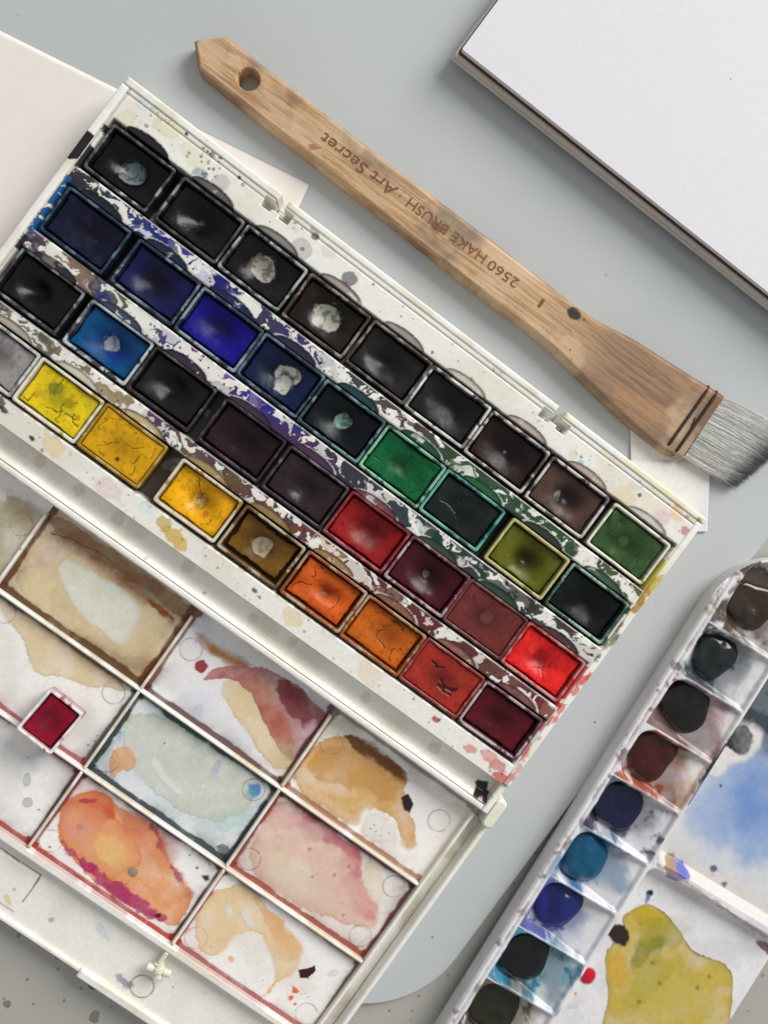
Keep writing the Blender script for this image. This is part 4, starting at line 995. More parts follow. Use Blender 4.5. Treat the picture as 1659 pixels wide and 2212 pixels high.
# colour, rim colour, rim stain cover, label, options
PANS = [[
 ((22, 22, 24), GR, .72, 'black pan with a large grey worn hole, at the left end of the back row', dict(dip=1.9, patch=[(.6, -.2, 3.6, 1.25, .5, (112, 126, 128))], dr=(9, 6), dc=(.5, .3))),
 ((32, 32, 33), (150, 150, 140), .75, 'black pan with a tiny pale dimple, second in the back row', dict(dip=2.0, dc=(0, .5), patch=[(-.2, .5, .9, 1.3, .6, (110, 110, 100))], dark=(10, 10, 10))),
 ((34, 34, 36), GR, .5, 'black pan with a cream worn patch, third in the back row', dict(dip=1.4, patch=[(-.6, .3, 4.0, 1.15, -.2, (172, 166, 154))])),
 ((56, 42, 40), (150, 130, 110), .72, 'dark brown pan with a pale worn oval, fourth in the back row', dict(dip=1.3, patch=[(0, .2, 4.2, 1.25, .1, (168, 168, 152))])),
 ((54, 48, 47), (140, 136, 130), .72, 'charcoal brown pan without any hole, in the middle of the back row', dict(dip=1.6, dc=(-1, -.5), dr=(7, 5))),
 ((44, 46, 48), (214, 214, 206), .4, 'near-black glossy pan with a clean white rim, sixth in the back row', dict(dip=1.4, dc=(2, 1), dr=(9, 6))),
 ((58, 36, 35), (206, 190, 182), .5, 'dark maroon brown pan with one pale dot, seventh in the back row', dict(dip=1.3, patch=[(0, .3, .5, 1, 0, (170, 160, 150))])),
 ((92, 70, 58), (206, 196, 184), .45, 'mid brown pan with a dark central pit, beside the sap green one', dict(dip=2.2, dr=(6, 5), dark=(30, 24, 20), spots=[(-3.0, -.8, 1.6, (130, 132, 130)), (-2.4, -2.4, 1.2, (70, 80, 60))])),
 ((66, 98, 52), (230, 228, 196), .12, 'sap green pan with a clean cream rim, at the right end of the back row', dict(dip=.7, lev=1.2, bump=.9, cracks=cracks(46, 3), cw=.12, spots=[(3.5, 1, 1.0, (40, 64, 32)), (-2, -.5, 2.2, (58, 88, 46))])),
], [
 ((28, 30, 72), (70, 110, 150), .8, 'very dark navy pan at the left end of the second row', dict(dip=.9, lev=1.1, dr=(9, 6), second=((34, 34, 56), .5))),
 ((30, 27, 88), (110, 140, 160), .62, 'dark indigo pan with a shaded hollow, second in the second row', dict(dip=1.8, dark=(18, 18, 36), dk=3)),
 ((22, 8, 146), (130, 160, 180), .5, 'vivid ultramarine blue pan', dict(dip=1.4, dark=(24, 20, 80), dk=4)),
 ((14, 36, 80), (80, 120, 150), .6, 'navy blue pan worn through to a big white patch', dict(dip=1.3, patch=[(1.6, 1.4, 3.2, 1.5, .3, (182, 182, 172)), (2.6, -2.2, 2.6, 1.3, -1.2, (178, 178, 170))], dark=(14, 26, 50), dk=1)),
 ((20, 30, 40), (90, 150, 150), .66, 'black-teal pan with a pale mint worn spot', dict(dip=1.5, patch=[(.2, .4, 2.7, 1.1, .2, (128, 158, 150))])),
 ((10, 112, 60), (120, 206, 160), .3, 'bright emerald green pan', dict(dip=.9, lev=1.0, spots=specks(4, 8, (6, 60, 34)) + [(-5, -3, 2.6, (14, 88, 52)), (4, 2, 3, (8, 92, 50))], bump=.8, cracks=cracks(44, 4), cw=.12)),
 ((42, 52, 54), (70, 190, 160), .3, 'slate grey wrinkled pan with a turquoise rim', dict(dip=.6, lev=1.1, bump=.8, cracks=cracks(8, 4), cw=.2)),
 ((108, 112, 24), (206, 198, 90), .2, 'olive green pan with a dark pit and a yellow rim', dict(dip=2.2, dr=(6, 5), dark=(34, 34, 10), dk=2.6, dc=(.6, -.4))),
 ((24, 30, 34), (140, 196, 160), .5, 'blue-black glossy pan with mint streaks on its rim, right end of the second row', dict(dip=1.3, dc=(1, 0), dr=(9, 6))),
], [
 ((32, 32, 34), (130, 150, 160), .7, 'black pan with a sharp bright glint, at the left end of the third row', dict(dip=1.9, dc=(-2, -.5), dr=(7, 4.5))),
 ((6, 92, 150), (176, 196, 204), .35, 'cerulean blue pan with a pale lilac worn spot', dict(dip=1.8, dark=(14, 40, 140), dk=1.8, patch=[(0, .2, 2.6, 1.05, .5, (158, 160, 176))], shrink=.5)),
 ((44, 41, 39), (90, 86, 96), .75, 'brown-black pan between the cerulean and the dark plum pans', dict(dip=1.8, dc=(-.5, .5), shrink=.3)),
 ((64, 34, 42), (96, 66, 84), .8, 'dark maroon pan with a black centre pit, fourth in the third row', dict(dip=1.2, dark=(26, 14, 18), dk=9, bump=.5)),
 ((74, 54, 58), (130, 104, 120), .75, 'dull plum brown pan to the left of the crimson-rimmed red one', dict(dip=1.1, lev=1.1, dark=(40, 28, 32), dk=8)),
 ((172, 28, 30), (200, 70, 84), .6, 'scarlet red pan with a stained crimson rim', dict(dip=1.2, dark=(110, 14, 20), dk=6, spots=[(4, -3, 2.4, (110, 40, 40)), (6, 0, 1.5, (130, 40, 36))])),
 ((82, 20, 34), (196, 150, 160), .55, 'dark crimson pan with a small grey spot in its hollow', dict(dip=1.8, dark=(40, 10, 20), dk=3, patch=[(-.3, .4, 1.5, 1, 0, (92, 84, 88))])),
 ((128, 56, 52), (150, 84, 76), .8, 'flat brick brown pan filled to the rim', dict(dip=.5, lev=.5, gap=.35, spots=[(0, 1, 2.6, (104, 56, 48))])),
 ((228, 36, 34), (222, 120, 116), .45, 'brightest red pan, at the right end of the third row', dict(dip=1.2, lev=1.3, dark=(130, 10, 16), dk=9, bump=.6, dr=(6, 4.6), spots=[(5, -3.5, 2.2, (206, 30, 30)), (-6, 2, 2, (236, 60, 54))], cracks=cracks(45, 2), cw=.12)),
], [
 ((182, 178, 176), (206, 210, 206), .15, 'greyish white pan at the left end of the front row', dict(dip=.5, lev=.9, spots=specks(6, 14, (130, 126, 130)))),
 ((236, 208, 28), (232, 226, 196), .08, 'lemon yellow pan with green stains and a clean cream rim', dict(dip=.5, lev=.9, cracks=cracks(3, 6), cw=.22, spots=[(-3.5, 2.6, 2.6, (120, 130, 30)), (-1.5, -.3, 2.2, (170, 160, 24)), (3.5, 1.5, 2.0, (160, 140, 20)), (-8, -3, 1.5, (196, 140, 24)), (9, -1, 1.3, (190, 130, 16)), (5.5, 3, .6, (130, 90, 20))])),
 ((220, 166, 16), (214, 172, 60), .7, 'golden yellow cracked pan filled to the brim', dict(dip=.3, lev=.35, gap=.2, bump=.25, cracks=cracks(5, 7), cw=.14, spots=specks(7, 12, (110, 70, 10), .15, .5) + [(1.5, -5.2, .9, (40, 36, 34))])),
 ((236, 172, 10), (226, 214, 176), .2, 'warm yellow pan with a small grey hole', dict(dip=1.6, dr=(6, 5), patch=[(0, .3, 2.0, 1.15, 0, (150, 134, 92))], cracks=cracks(9, 3), spots=[(5, -2.6, 1.4, (176, 110, 14)), (-3, 3, 1.2, (206, 130, 10))])),
 ((136, 96, 28), (196, 170, 116), .5, 'ochre brown shrunken pan with a grey worn circle', dict(dip=1.0, shrink=1.5, patch=[(0, 0, 3.4, 1.0, 0, (158, 150, 130))], bump=.7)),
 ((208, 92, 26), (196, 160, 110), .5, 'orange cracked pan shrunken from its rim', dict(dip=1.4, dr=(5, 3), shrink=.8, bump=.7, cracks=cracks(12, 5), cw=.2, dark=(120, 46, 14), dk=8)),
 ((204, 102, 20), (190, 150, 100), .6, 'amber orange wrinkled pan next to the vermilion one', dict(dip=.8, bump=.6, shrink=.5, cracks=cracks(14, 5), cw=.2, spots=specks(15, 8, (110, 44, 10)))),
 ((190, 56, 42), (190, 96, 80), .75, 'vermilion pan with dark smears, filled to the rim', dict(dip=.5, lev=.5, gap=.35, bump=.35, cracks=[[(0, -1), (3, -2.4), (6, -2.2), (7, -.2)], [(1, -3), (4, -4), (6.5, -3.4)], [(-7, 3), (-4, 2), (-2, 3.4)]], cw=.5)),
 ((104, 18, 34), (206, 160, 170), .5, 'dark wine red pan at the right end of the front row', dict(dip=.9, lev=1.4, shrink=.9)),
]]
STAIN = [(26, 25, 27), (22, 40, 60), (44, 32, 42), None]
sd = 100
for r in range(4):
    for k in range(9):
        sd += 1
        pc, rimc, cov, label, opt = PANS[r][k]
        st = STAIN[r]
        if r == 0 and k >= 3: st = (58, 44, 40)
        if r == 0 and k == 8: st = (150, 150, 60)
        if r == 1 and k >= 5: st = ((14, 84, 60), (20, 100, 90), (120, 120, 20), (30, 70, 54))[k - 5]
        if r == 2 and k >= 5: st = ((150, 24, 50), (110, 24, 50), (110, 48, 46), (206, 40, 44))[k - 5]
        if r == 3: st = tuple(c * .8 for c in pc) if k not in (8,) else (96, 30, 50)
        jit = rng.normal() * .006
        fr = Frame(BOX.w(UC[r][k], VC[r] + rng.normal() * .12), BOX.a + jit)
        make_pan('paint_pan', fr, PW, PH, ZS + .05, 17.3 + rng.normal() * .12, label, PG, pc, rimc, cov, None, sd, opt, st, gloss=.3 if max(pc) < 120 else .38)
# the loose half pan on the lid
tilt = None
hp = [P(100, 1497, 18.5), P(170, 1552, 18.5), P(105, 1632, 18.5), P(35, 1577, 18.5)]
hc = np.mean(hp, 0); ax = (hp[1] - hp[0]) + (hp[2] - hp[3])
hpan = make_pan('paint_half_pan', Frame(hc, math.atan2(ax[1], ax[0])), 16.4, 19.2, ZD + .12, 18.5, 'loose half pan of deep crimson sitting on the mixing lid', None, (168, 14, 48), (234, 226, 226), .1, None, 301,
         dict(dip=.9, lev=1.0, dr=(5, 5), dark=(120, 10, 40), dk=2), (196, 60, 70), gloss=.3)
hpan.rotation_euler = Matrix.Rotation(math.radians(10), 3, Vector((-.7, .7, 0))).to_euler()

# ------------------------------------------------------------------ wooden brush
def brush():
    zt, zb = BZ + 8.2, BZ + .25
    up = [(420, 85), (488, 77), (550, 127), (700, 243), (830, 345), (960, 442), (1080, 532), (1190, 618), (1280, 686), (1330, 712), (1380, 738), (1450, 782), (1530, 831), (1567, 853)]
    lw = [(420, 85), (430, 147), (500, 205), (650, 322), (830, 465), (960, 568), (1080, 663), (1150, 714), (1200, 756), (1260, 816), (1310, 866), (1360, 912), (1400, 945), (1445, 979), (1480, 991)]
    A = P(425, 115, zt); Bp = P(1524, 922, zt)
    fr = Frame(A, math.atan2(*(Bp - A)[::-1]))
    U_ = np.array([fr.l(P(*q, zt)) for q in up]); L_ = np.array([fr.l(P(*q, zt)) for q in lw])
    s0 = min(U_[0, 0], L_[0, 0]); s1 = (U_[-1, 0] + L_[-1, 0]) / 2
    t = thing('flat_brush', (*A, BZ), 'flat wooden hake brush with grey hair lying between the paintbox and the sketchbook', 'brush')
    hole = P(537, 171, zt)
    def ends(s):
        return np.interp(s, L_[:, 0], L_[:, 1]), np.interp(s, U_[:, 0], U_[:, 1])
    def smooth_ends(s):
        k = np.linspace(-3, 3, 7); a = 0; b = 0
        for d in k:
            l, u = ends(np.clip(s + d, s0, s1)); w = np.clip((s - s0 - 20) / 10, 0, 1); l0, u0 = ends(s)
            a = a + (l * w + l0 * (1 - w)) / 7; b = b + (u * w + u0 * (1 - w)) / 7
        return a, b
    nu, nv = 700, 84
    def xy(a, b):
        s = s0 + (s1 - s0) * a; l, u = smooth_ends(s)
        l = l - .4; u = u + .4
        return fr.w(s, l + (u - l) * b)
    def loc(x, y): return (x - fr.o[0]) * fr.e[0] + (y - fr.o[1]) * fr.e[1], (x - fr.o[0]) * fr.n[0] + (y - fr.o[1]) * fr.n[1]
    def zf(x, y, a, b):
        s, tv = loc(x, y); l, u = smooth_ends(s); wd = np.maximum(u - l + .8, .3)
        d = np.minimum(b, 1 - b) * wd
        d = np.minimum(d, (s - s0) * .8 + .0)
        z = zt - 1.5 * (1 - sm(d, 0, 2.0)) ** 1.5 - .5 * (1 - sm(d, 0, .5))
        z = z - 1.6 * sm(s, s1 - 60, s1)           # the head is planed thinner
        h = np.hypot(x - hole[0], y - hole[1])
        z = z - .5 * (1 - sm(h, 4.1, 4.6))
        return np.where(h < 4.15, zb + .1, z)
    def pf(c):
        s, tv = loc(c.x, c.y); al = np.arange(s.size)
        g = fbm(s * .06, tv + .8 * fbm(s, tv, 40, 3, 2), .9, 5, 4, .6); g2 = fbm(s * .03, tv, .35, 9, 3); g3 = fbm(s * .25, tv, 7, 12, 4)
        c.c[:] = S(198, 165, 128)
        c.mix(al, S(168, 130, 95), .85 * sm(g, .4, .66)); c.mix(al, S(122, 84, 54), .6 * sm(g2, .6, .8)); c.mix(al, S(216, 186, 152), .6 * sm(g3, .5, .75))
        # the head is darker, water stained wood
        c.mix(al, S(134, 106, 82), .8 * sm(s + 14 * (g3 - .5), s1 - 85, s1 - 40))
        c.mix(al, S(112, 88, 68), .55 * sm(g, .45, .7) * sm(s, s1 - 70, s1 - 30))
        c.mix(al, S(180, 134, 94), .4 * sm(g3, .5, .7) * sm(s, s1 - 60, s1 - 30))
        l, u = smooth_ends(s); e = np.minimum(tv - l, u - tv)
        c.mix(al, S(104, 70, 46), .75 * (1 - sm(e, -.3, 1.1)) * sm(g3, .3, .6))
        c.mix(al, S(112, 82, 60), .75 * sm(s, s1 - 5.2, s1 - 4.6))
        for (q, r, a, asp) in (((735, 268), 5, .45, 1.8), ((800, 350), 4, .45, 2), ((845, 335), 3, .4, 2), ((985, 490), 5, .45, 2.4), ((1010, 500), 4, .4, 2), ((1130, 560), 3, .3, 2), ((560, 200), 5, .15, 1.5), ((860, 375), 5, .3, 2), ((1490, 800), 4, .3, 2), ((940, 520), 4, .3, 2)):
            c.spot(P(*q, zt), r, S(104, 92, 84), a, .6, 3.0, asp=asp, ang=fr.a)
        c.spot(P(1240, 678, zt), 2.6, S(44, 38, 34), .95, .35, .6, asp=1.15, ang=fr.a); c.spot(P(1262, 690, zt), .6, S(60, 50, 44), .8)
        c.spot(P(678, 318, zt), 1.3, S(126, 66, 34), .85, .5, asp=1.6); c.spot(P(942, 490, zt), 1.7, S(126, 72, 36), .8, .5, asp=1.8, ang=fr.a)
        c.dirt(S(116, 100, 86), .6, 12, .52, .74); c.dirt(S(216, 190, 156), .4, 16, .55, .75); c.splat(np.random.default_rng(71), 90, None, .12, .45, [S(70, 54, 46), S(100, 70, 50)], (.4, .9))
        c.h += .12 * (g2 - .5); c.r[:] = .55 + .2 * (g - .5)
    def drop(x, y): return np.hypot(x - hole[0], y - hole[1]) < 4.0
    patch('handle', t, xy, nu, nv, zf, pf, M_wood, S(190, 150, 110), .55, zbot=zb, drop=drop)
    # binding threads
    M_thr = noise_mat('dark_thread', S(38, 26, 20), S(64, 44, 32), scale=900, rough=.8)
    ztop2 = zt - 1.5
    for (pa, pb) in (((1537, 834), (1442, 968)), ((1555, 845), (1459, 982))):
        a = P(*pa, zt); b = P(*pb, zt)
        la = fr.l(a); lb = fr.l(b)
        pts = []
        for k in range(13):
            f = k / 12; q = a * (1 - f) + b * f; e = min(f, 1 - f) * 27
            pts.append((q[0], q[1], ztop2 + .25 - 1.9 * (1 - min(e / 1.6, 1)) ** 1.5))
        pts = [(a[0] + (a - b)[0] * .004, a[1] + (a - b)[1] * .004, zb + 1.5)] + pts + [(b[0] - (a - b)[0] * .004, b[1] - (a - b)[1] * .004, zb + 1.5)]
        tube('binding_thread', pts, .62, M_thr, t, 8)
    for (pa, pb) in (((1505, 902), (1494, 935)),):
        a = P(*pa, zt); b = P(*pb, zt); tube('binding_thread', [(*a, ztop2 + .2), (*((a + b) / 2), ztop2 + .3), (*b, ztop2 + .2)], .3, M_thr, t, 6)
    # hair
    r = np.random.default_rng(5); V = []; Q = []; Cc = []; nseg = 9
    b0, b1 = P(1563, 858, 9), P(1480, 985, 9)
    tip0, tip1 = P(1716, 950, 7), P(1597, 1050, 7)
    ctrl0, ctrl1 = P(1650, 893, 9), P(1525, 1018, 9)
    for k in range(4200):
        f = np.clip(r.random(), .004, .996); lay = r.random(); clump = math.floor(f * 42) / 42 + .012
        f2 = f + (clump - f) * .55 * r.random()
        p0 = b0 * (1 - f) + b1 * f; p1 = ctrl0 * (1 - f) + ctrl1 * f; f2 = f2 + r.normal() * .028
        ln = 1 - .10 * r.random() ** 2 - .16 * (r.random() < .12) * r.random()
        p2 = tip0 * (1 - f2) + tip1 * f2; p2 = p1 + (p2 - p1) * ln + r.normal(size=2) * .55
        z0 = zb + .8 + lay * 5.0; z2 = BZ + .5 + lay * 3.4 + r.random() * .5; z1 = (z0 + z2) / 2 + .6
        wv = r.normal() * .7; ph = r.uniform(0, 6)
        rad = r.uniform(.035, .085)
        tone = np.array(S(250, 248, 243)) * (r.uniform(.4, .65) if r.random() < .2 else r.uniform(.8, 1.1)); dark = np.array(S(70, 76, 78)) * r.uniform(.6, 1.2); tl = r.normal() * .06
        base = len(V)
        nrm = np.array([-(p2 - p0)[1], (p2 - p0)[0]]); nrm /= np.linalg.norm(nrm)
        for i in range(nseg + 1):
            s = i / nseg; q = p0 * (1 - s) ** 2 + 2 * p1 * s * (1 - s) + p2 * s * s + nrm * wv * math.sin(s * 5 + ph) * s
            z = z0 * (1 - s) ** 2 + 2 * z1 * s * (1 - s) + z2 * s * s
            rr = rad * (1 - .75 * s ** 2)
            V += [(q[0] + nrm[0] * rr, q[1] + nrm[1] * rr, z), (q[0] - nrm[0] * rr, q[1] - nrm[1] * rr, z), (q[0], q[1], z + rr * 1.5)]
            m = float(sm(np.array(s + tl), .68, .98)); cc = tone * (1 - m) + dark * m
            Cc += [cc] * 3
        for i in range(nseg):
            a = base + i * 3
            for e in ((0, 1), (1, 2), (2, 0)): Q.append((a + e[0], a + e[1], a + 3 + e[1], a + 3 + e[0]))
    o = mk('bristles', V, Q, M_hair, t, np.array(Cc), np.full(len(V), .5)); o['kind'] = 'stuff'
    # burnt-in writing, read from the head towards the hole
    M_burn = noise_mat('burnt_letters', S(104, 62, 36), S(140, 92, 58), scale=1500, rough=.7)
    def text(body, px0, px1, cap, dz=.0, shear=0.0, off=0.0):
        cu_ = bpy.data.curves.new('lettering', 'FONT'); cu_.body = body; cu_.size = 1.0; cu_.shear = shear; cu_.offset = off; cu_.resolution_u = 3
        ob = bpy.data.objects.new('tmp_text', cu_); COLL.objects.link(ob)
        dg = bpy.context.evaluated_depsgraph_get(); me = bpy.data.meshes.new_from_object(ob.evaluated_get(dg))
        bpy.data.objects.remove(ob)
        co = np.array([v.co[:2] for v in me.vertices]); a = P(*px0, zt); b = P(*px1, zt)
        w = co[:, 0].max() - co[:, 0].min(); sx = np.linalg.norm(b - a) / w; sy = cap / .7
        f = Frame(a, math.atan2(*(b - a)[::-1]))
        X, Y = f.w((co[:, 0] - co[:, 0].min()) * sx, co[:, 1] * sy)
        loc0 = root_loc(t)
        for v, x, y in zip(me.vertices, X, Y): v.co = ((x - loc0[0]) * MM, (y - loc0[1]) * MM, (zt + .14 - loc0[2]) * MM)
        me.materials.clear(); me.materials.append(M_burn)
        o = bpy.data.objects.new('lettering', me); COLL.objects.link(o); o.parent = t
    text('1', (1178, 648.5), (1171.8, 644), 3.8)
    text('2560', (1124, 606), (1062, 560), 3.9)
    text('HAKE BRUSH', (1054, 552), (888, 427), 3.9)
    text('·', (872, 415), (869, 413), 3.9)
    text('Art Secret', (862, 408), (702, 285), 4.4, shear=.12, off=.008)
brush()

# ------------------------------------------------------------------ second palette, lower right
def second_palette():
    a0 = P(1526, 1316, 14); b0 = P(1042, 2091, 14); d = b0 - a0
    fr = Frame(a0, math.atan2(d[1], d[0]))          # u runs down along the left edge, v to the right
    ZR, ZF = 13.0, 7.0
    t = thing('mixing_palette', (*fr.w(70, 50), BZ), 'white plastic palette with wells of wet paint, at the lower right edge', 'palette')
    WALLS = [3.4 - 23.9 + 23.9 * k for k in range(10)]
    UA, UB, VA, VB = -38.0, 204.0, 0.0, 104.0
    TW0, TW1 = 4.6, 35.6
    def rr(u, v, u0, u1, v0, v1, r):
        qx = np.abs(u - (u0 + u1) / 2) - (u1 - u0) / 2 + r; qy = np.abs(v - (v0 + v1) / 2) - (v1 - v0) / 2 + r
        return np.hypot(np.maximum(qx, 0), np.maximum(qy, 0)) + np.minimum(np.maximum(qx, qy), 0) - r
    def loc(x, y): return (x - fr.o[0]) * fr.e[0] + (y - fr.o[1]) * fr.e[1], (x - fr.o[0]) * fr.n[0] + (y - fr.o[1]) * fr.n[1]
    WELLS = []
    for k in range(9):
        WELLS.append((WALLS[k] + .75 if k else -31.0, WALLS[k + 1] - .75))
    MIX = [(-31, 95.2, 37.4, 140), (98.8, 260, 37.4, 140)]
    def zf(x, y, a, b):
        u, v = loc(x, y); z = np.full(u.shape, ZR)
        # groove between the rim and the body
        z -= .9 * np.exp(-((v - 2.3) / .35) ** 2) * (u > -20)
        do = rr(u, v, UA, 400, 0, 400, 34)
        z = z - .9 * np.exp(-((do + 2.3) / .35) ** 2) * (u <= -20)
        z -= 1.2 * (1 - sm(-do, 0, 1.2)) ** 2
        for (u0, u1) in WELLS:
            r_ = np.where(v < (TW0 + TW1) / 2, 6.0, 1.0)
            d1 = rr(u, v, u0, u1, TW0 + (2.0 if u0 < -20 else 0), TW1, np.where(v < 20, 12.0, 1.0) if u0 < -20 else r_)
            slope = sm(v, TW0 + 12, TW1)
            dep = 6.2 * (1 - slope) + 1.6 * slope
            z = np.where(d1 < .6, np.minimum(z, ZR - dep * sm(-d1, -.4, .9 + .9 * (1 - slope))), z)
        for (u0, u1, v0, v1) in MIX:
            d1 = rr(u, v, u0, u1, v0, v1, 4)
            z = np.where(d1 < .6, np.minimum(z, ZR - 5.2 * sm(-d1, -.6, 3.0)), z)
        return z
    def drop(x, y):
        u, v = loc(x, y); return rr(u, v, UA, 400, 0, 400, 34) > .0
    BL = S(226, 224, 226)
    def pf(c):
        u, v = loc(c.x, c.y); al = np.arange(u.size); rg = np.random.default_rng(61); z = ZR - 5
        c.dirt(S(206, 202, 204), .6, 12, .42, .7)
        n1 = fbm(u, v, 6, 15, 5, .6)
        rimm = (v < 5.5) | (u < -30)
        c.mix(al, S(150, 120, 116), .7 * sm(n1, .60, .70) * rimm); c.mix(al, S(92, 70, 80), .7 * sm(fbm(u, v, 4, 25, 4), .66, .74) * rimm)
        c.mix(al, S(150, 136, 60), .6 * sm(fbm(u, v, 9, 35, 3), .62, .7) * rimm * (u < 20))
        gro = np.exp(-((v - 2.3) / .5) ** 2); c.mix(al, S(120, 100, 100), .6 * gro * sm(n1, .35, .6))
        c.splat(rg, 160, lambda p: loc(np.array(p[0]), np.array(p[1]))[1] < 7, .2, 1.1, [S(110, 80, 96), S(60, 50, 64), S(150, 110, 100), S(170, 170, 190)], (.3, .8))
        # ramps of the wells, washed with their colours
        rc = [((90, 66, 30), (70, 54, 40)), ((150, 160, 168), (40, 50, 60)), ((186, 90, 64), (120, 96, 96)), ((206, 160, 104), (160, 70, 40)), ((196, 198, 206), (60, 64, 80)),
              ((206, 212, 220), (60, 130, 170)), ((206, 210, 224), (60, 70, 150)), ((170, 206, 212), (10, 120, 150)), ((150, 136, 96), (70, 60, 40))]
        for (u0, u1), (ca_, cb_) in zip(WELLS, rc):
            i = np.nonzero((u > u0 - .5) & (u < u1 + .5) & (v > TW0 - .5) & (v < TW1 + .6))[0]
            uu, vv = u[i], v[i]; n2 = fbm(uu, vv, 7, int(u0) + 90, 5, .6)
            c.mix(i, S(*ca_), .5 * sm(n2, .3, .6))
            c.mix(i, S(*cb_), .9 * sm(n2 + .26 * (1 - sm(vv, 14, 30)) + .08 * sm(uu, (u0 + u1) / 2, u1) - .2, .45, .60))
        for (pxy, bc_) in (((1548, 1420), (60, 74, 84)), ((1487, 1528), (70, 40, 40)), ((1412, 1632), (110, 50, 34)), ((1340, 1742), (40, 40, 70)), ((1265, 1852), (14, 104, 144)), ((1208, 1955), (34, 46, 140)), ((1135, 2068), (12, 96, 120)), ((1072, 2176), (60, 60, 34)), ((1620, 1310), (74, 54, 36))):
            q = loc(*P(*pxy, 9)); ctr = fr.w(q[0] + 1.5, q[1] + 3.5)
            c.spot(ctr, 12.0, S(*bc_), .6, .9, 5.0, asp=1.05, ang=fr.a + 1.57, rough=.15)
        # upper mixing area: cloudy blue and slate washes
        um = (v > 37) & (u < 95.5)
        i = np.nonzero(um)[0]; uu, vv = u[i], v[i]; n2 = fbm(uu, vv, 18, 71, 6, .6); n3 = fbm(uu, vv, 6, 73, 5)
        c.c[i] = S(214, 212, 212)
        c.mix(i, S(84, 97, 105), .95 * (1 - sm(uu + 40 * (n2 - .5) - .45 * (vv - 45), 32, 56)))
        c.mix(i, S(46, 53, 59), .85 * sm(n3, .46, .6) * (1 - sm(uu - .5 * (vv - 40), 26, 54)))
        bc = loc(*P(1608, 1742, z))
        dB = np.hypot((uu - bc[0]) / 25, (vv - bc[1]) / 25) + .9 * (n2 - .5)
        c.mix(i, S(150, 172, 208), .9 * (1 - sm(dB, .6, 1.25))); c.mix(i, S(96, 136, 196), .85 * (1 - sm(dB + .4 * (n3 - .5) - (vv - bc[1]) / 90, .0, .8)))
        c.mix(i, S(206, 208, 214), .9 * sm(uu + 14 * (n3 - .5), 76, 84)); c.mix(i, S(210, 200, 186), .5 * sm(uu + 6 * (n3 - .5), 84, 90))
        c.wash(C6([(1480, 180), (1580, 170), (1640, 200), (1640, 270), (1580, 340), (1500, 350), (1440, 420), (1400, 380), (1430, 300)], z), S(222, 218, 214), .95, .6, 1.4, edge=.3)
        c.wash(C6([(1500, 180), (1560, 180), (1595, 230), (1585, 290), (1545, 320), (1500, 290), (1470, 260)], z), S(34, 36, 40), 1, .5, 1.0, rough=.2)
        c.wash(C6([(1590, 90), (1640, 40), (1500, 240), (1420, 370), (1330, 500), (1300, 530), (1380, 380), (1480, 230)], z + 3), S(36, 40, 46), .9, .8, 1.0)
        for q, r, col in (((1425, 805), 1.7, (70, 74, 104)), ((1472, 872), 1.2, (86, 80, 90)), ((1250, 800), 4.0, (104, 112, 186)), ((1225, 775), 3.4, (150, 120, 90)), ((1275, 800), 3.0, (84, 92, 176)), ((1455, 445), .8, (60, 60, 80))):
            c.spot(C6([q], z)[0], r, S(*col), .9, .5, .6)
        # divider ledge and lower mixing area
        c.line(C6([(1180, 780), (1400, 930), (1659, 1110)], ZR), .7, S(150, 120, 90), .6, .5)
        c.wash(C6([(1600, 1110), (1660, 1130), (1700, 1200), (1640, 1160)], z), S(110, 50, 50), .8, 1.5, 1.5)
        yl = C6([(1120, 950), (1180, 965), (1240, 1020), (1290, 1090), (1330, 1160), (1400, 1190), (1460, 1205), (1505, 1250), (1510, 1330), (1500, 1420), (1490, 1560), (930, 1600), (945, 1450), (975, 1350), (955, 1250), (955, 1170), (990, 1120), (1060, 1110), (1030, 1040), (1030, 1010)], z)
        c.wash(smooth_poly(yl, 1), S(192, 168, 74), .92, .15, .3, edge=.9, ew=.5, ecol=S(96, 84, 30), rough=.1)
        c.wash(C6([(1060, 1000), (1130, 960), (1200, 990), (1210, 1040), (1120, 1060)], z), S(186, 160, 30), .8, 2.5, 2)
        c.wash(C6([(1080, 1150), (1150, 1090), (1250, 1080), (1280, 1120), (1180, 1140), (1110, 1220), (1070, 1250)], z), S(130, 130, 42), .9, 6, 3)
        c.wash(C6([(1000, 1500), (1100, 1350), (1250, 1280), (1400, 1300), (1450, 1400), (1300, 1500)], z), S(192, 174, 86), .6, 7, 4)
        c.wash(C6([(960, 1180), (1020, 1150), (1060, 1200), (1030, 1320), (975, 1320)], z), S(206, 160, 60), .7, 3, 2)
        c.wash(C6([(1035, 1400), (1080, 1240), (1180, 1170), (1300, 1200), (1200, 1300), (1100, 1420)], z), S(172, 160, 62), .6, 4, 3)
        c.wash(C6([(1600, 1470), (1640, 1380), (1690, 1340), (1690, 1480)], z), S(206, 196, 120), .7, 2, 2)
        c.spot(C6([(1015, 1090)], z)[0], 4.2, S(48, 30, 26), 1, .35, .8, asp=1.3, ang=-.8, rough=.2)
        c.spot(C6([(878, 1265)], z)[0], 3.9, S(190, 16, 40), 1, .12, .8, rough=.15, h=.9); c.spot(C6([(828, 1345)], z)[0], .7, S(206, 90, 80), .8)
        c.spot(C6([(1150, 910)], z)[0], 1.6, S(30, 34, 40), 1, .4, .5); c.line(C6([(1145, 920), (1135, 945)], z), .8, S(60, 110, 160), .9); c.ring(C6([(1145, 900)], z)[0], 4.4, .5, S(206, 204, 196), .5, 0)
        for q in ((1160, 1212), (1192, 1300), (1355, 1318), (1100, 1380), (1405, 1270)): c.spot(C6([q], z)[0], 1.1, S(130, 112, 44), .8, .5, .7)
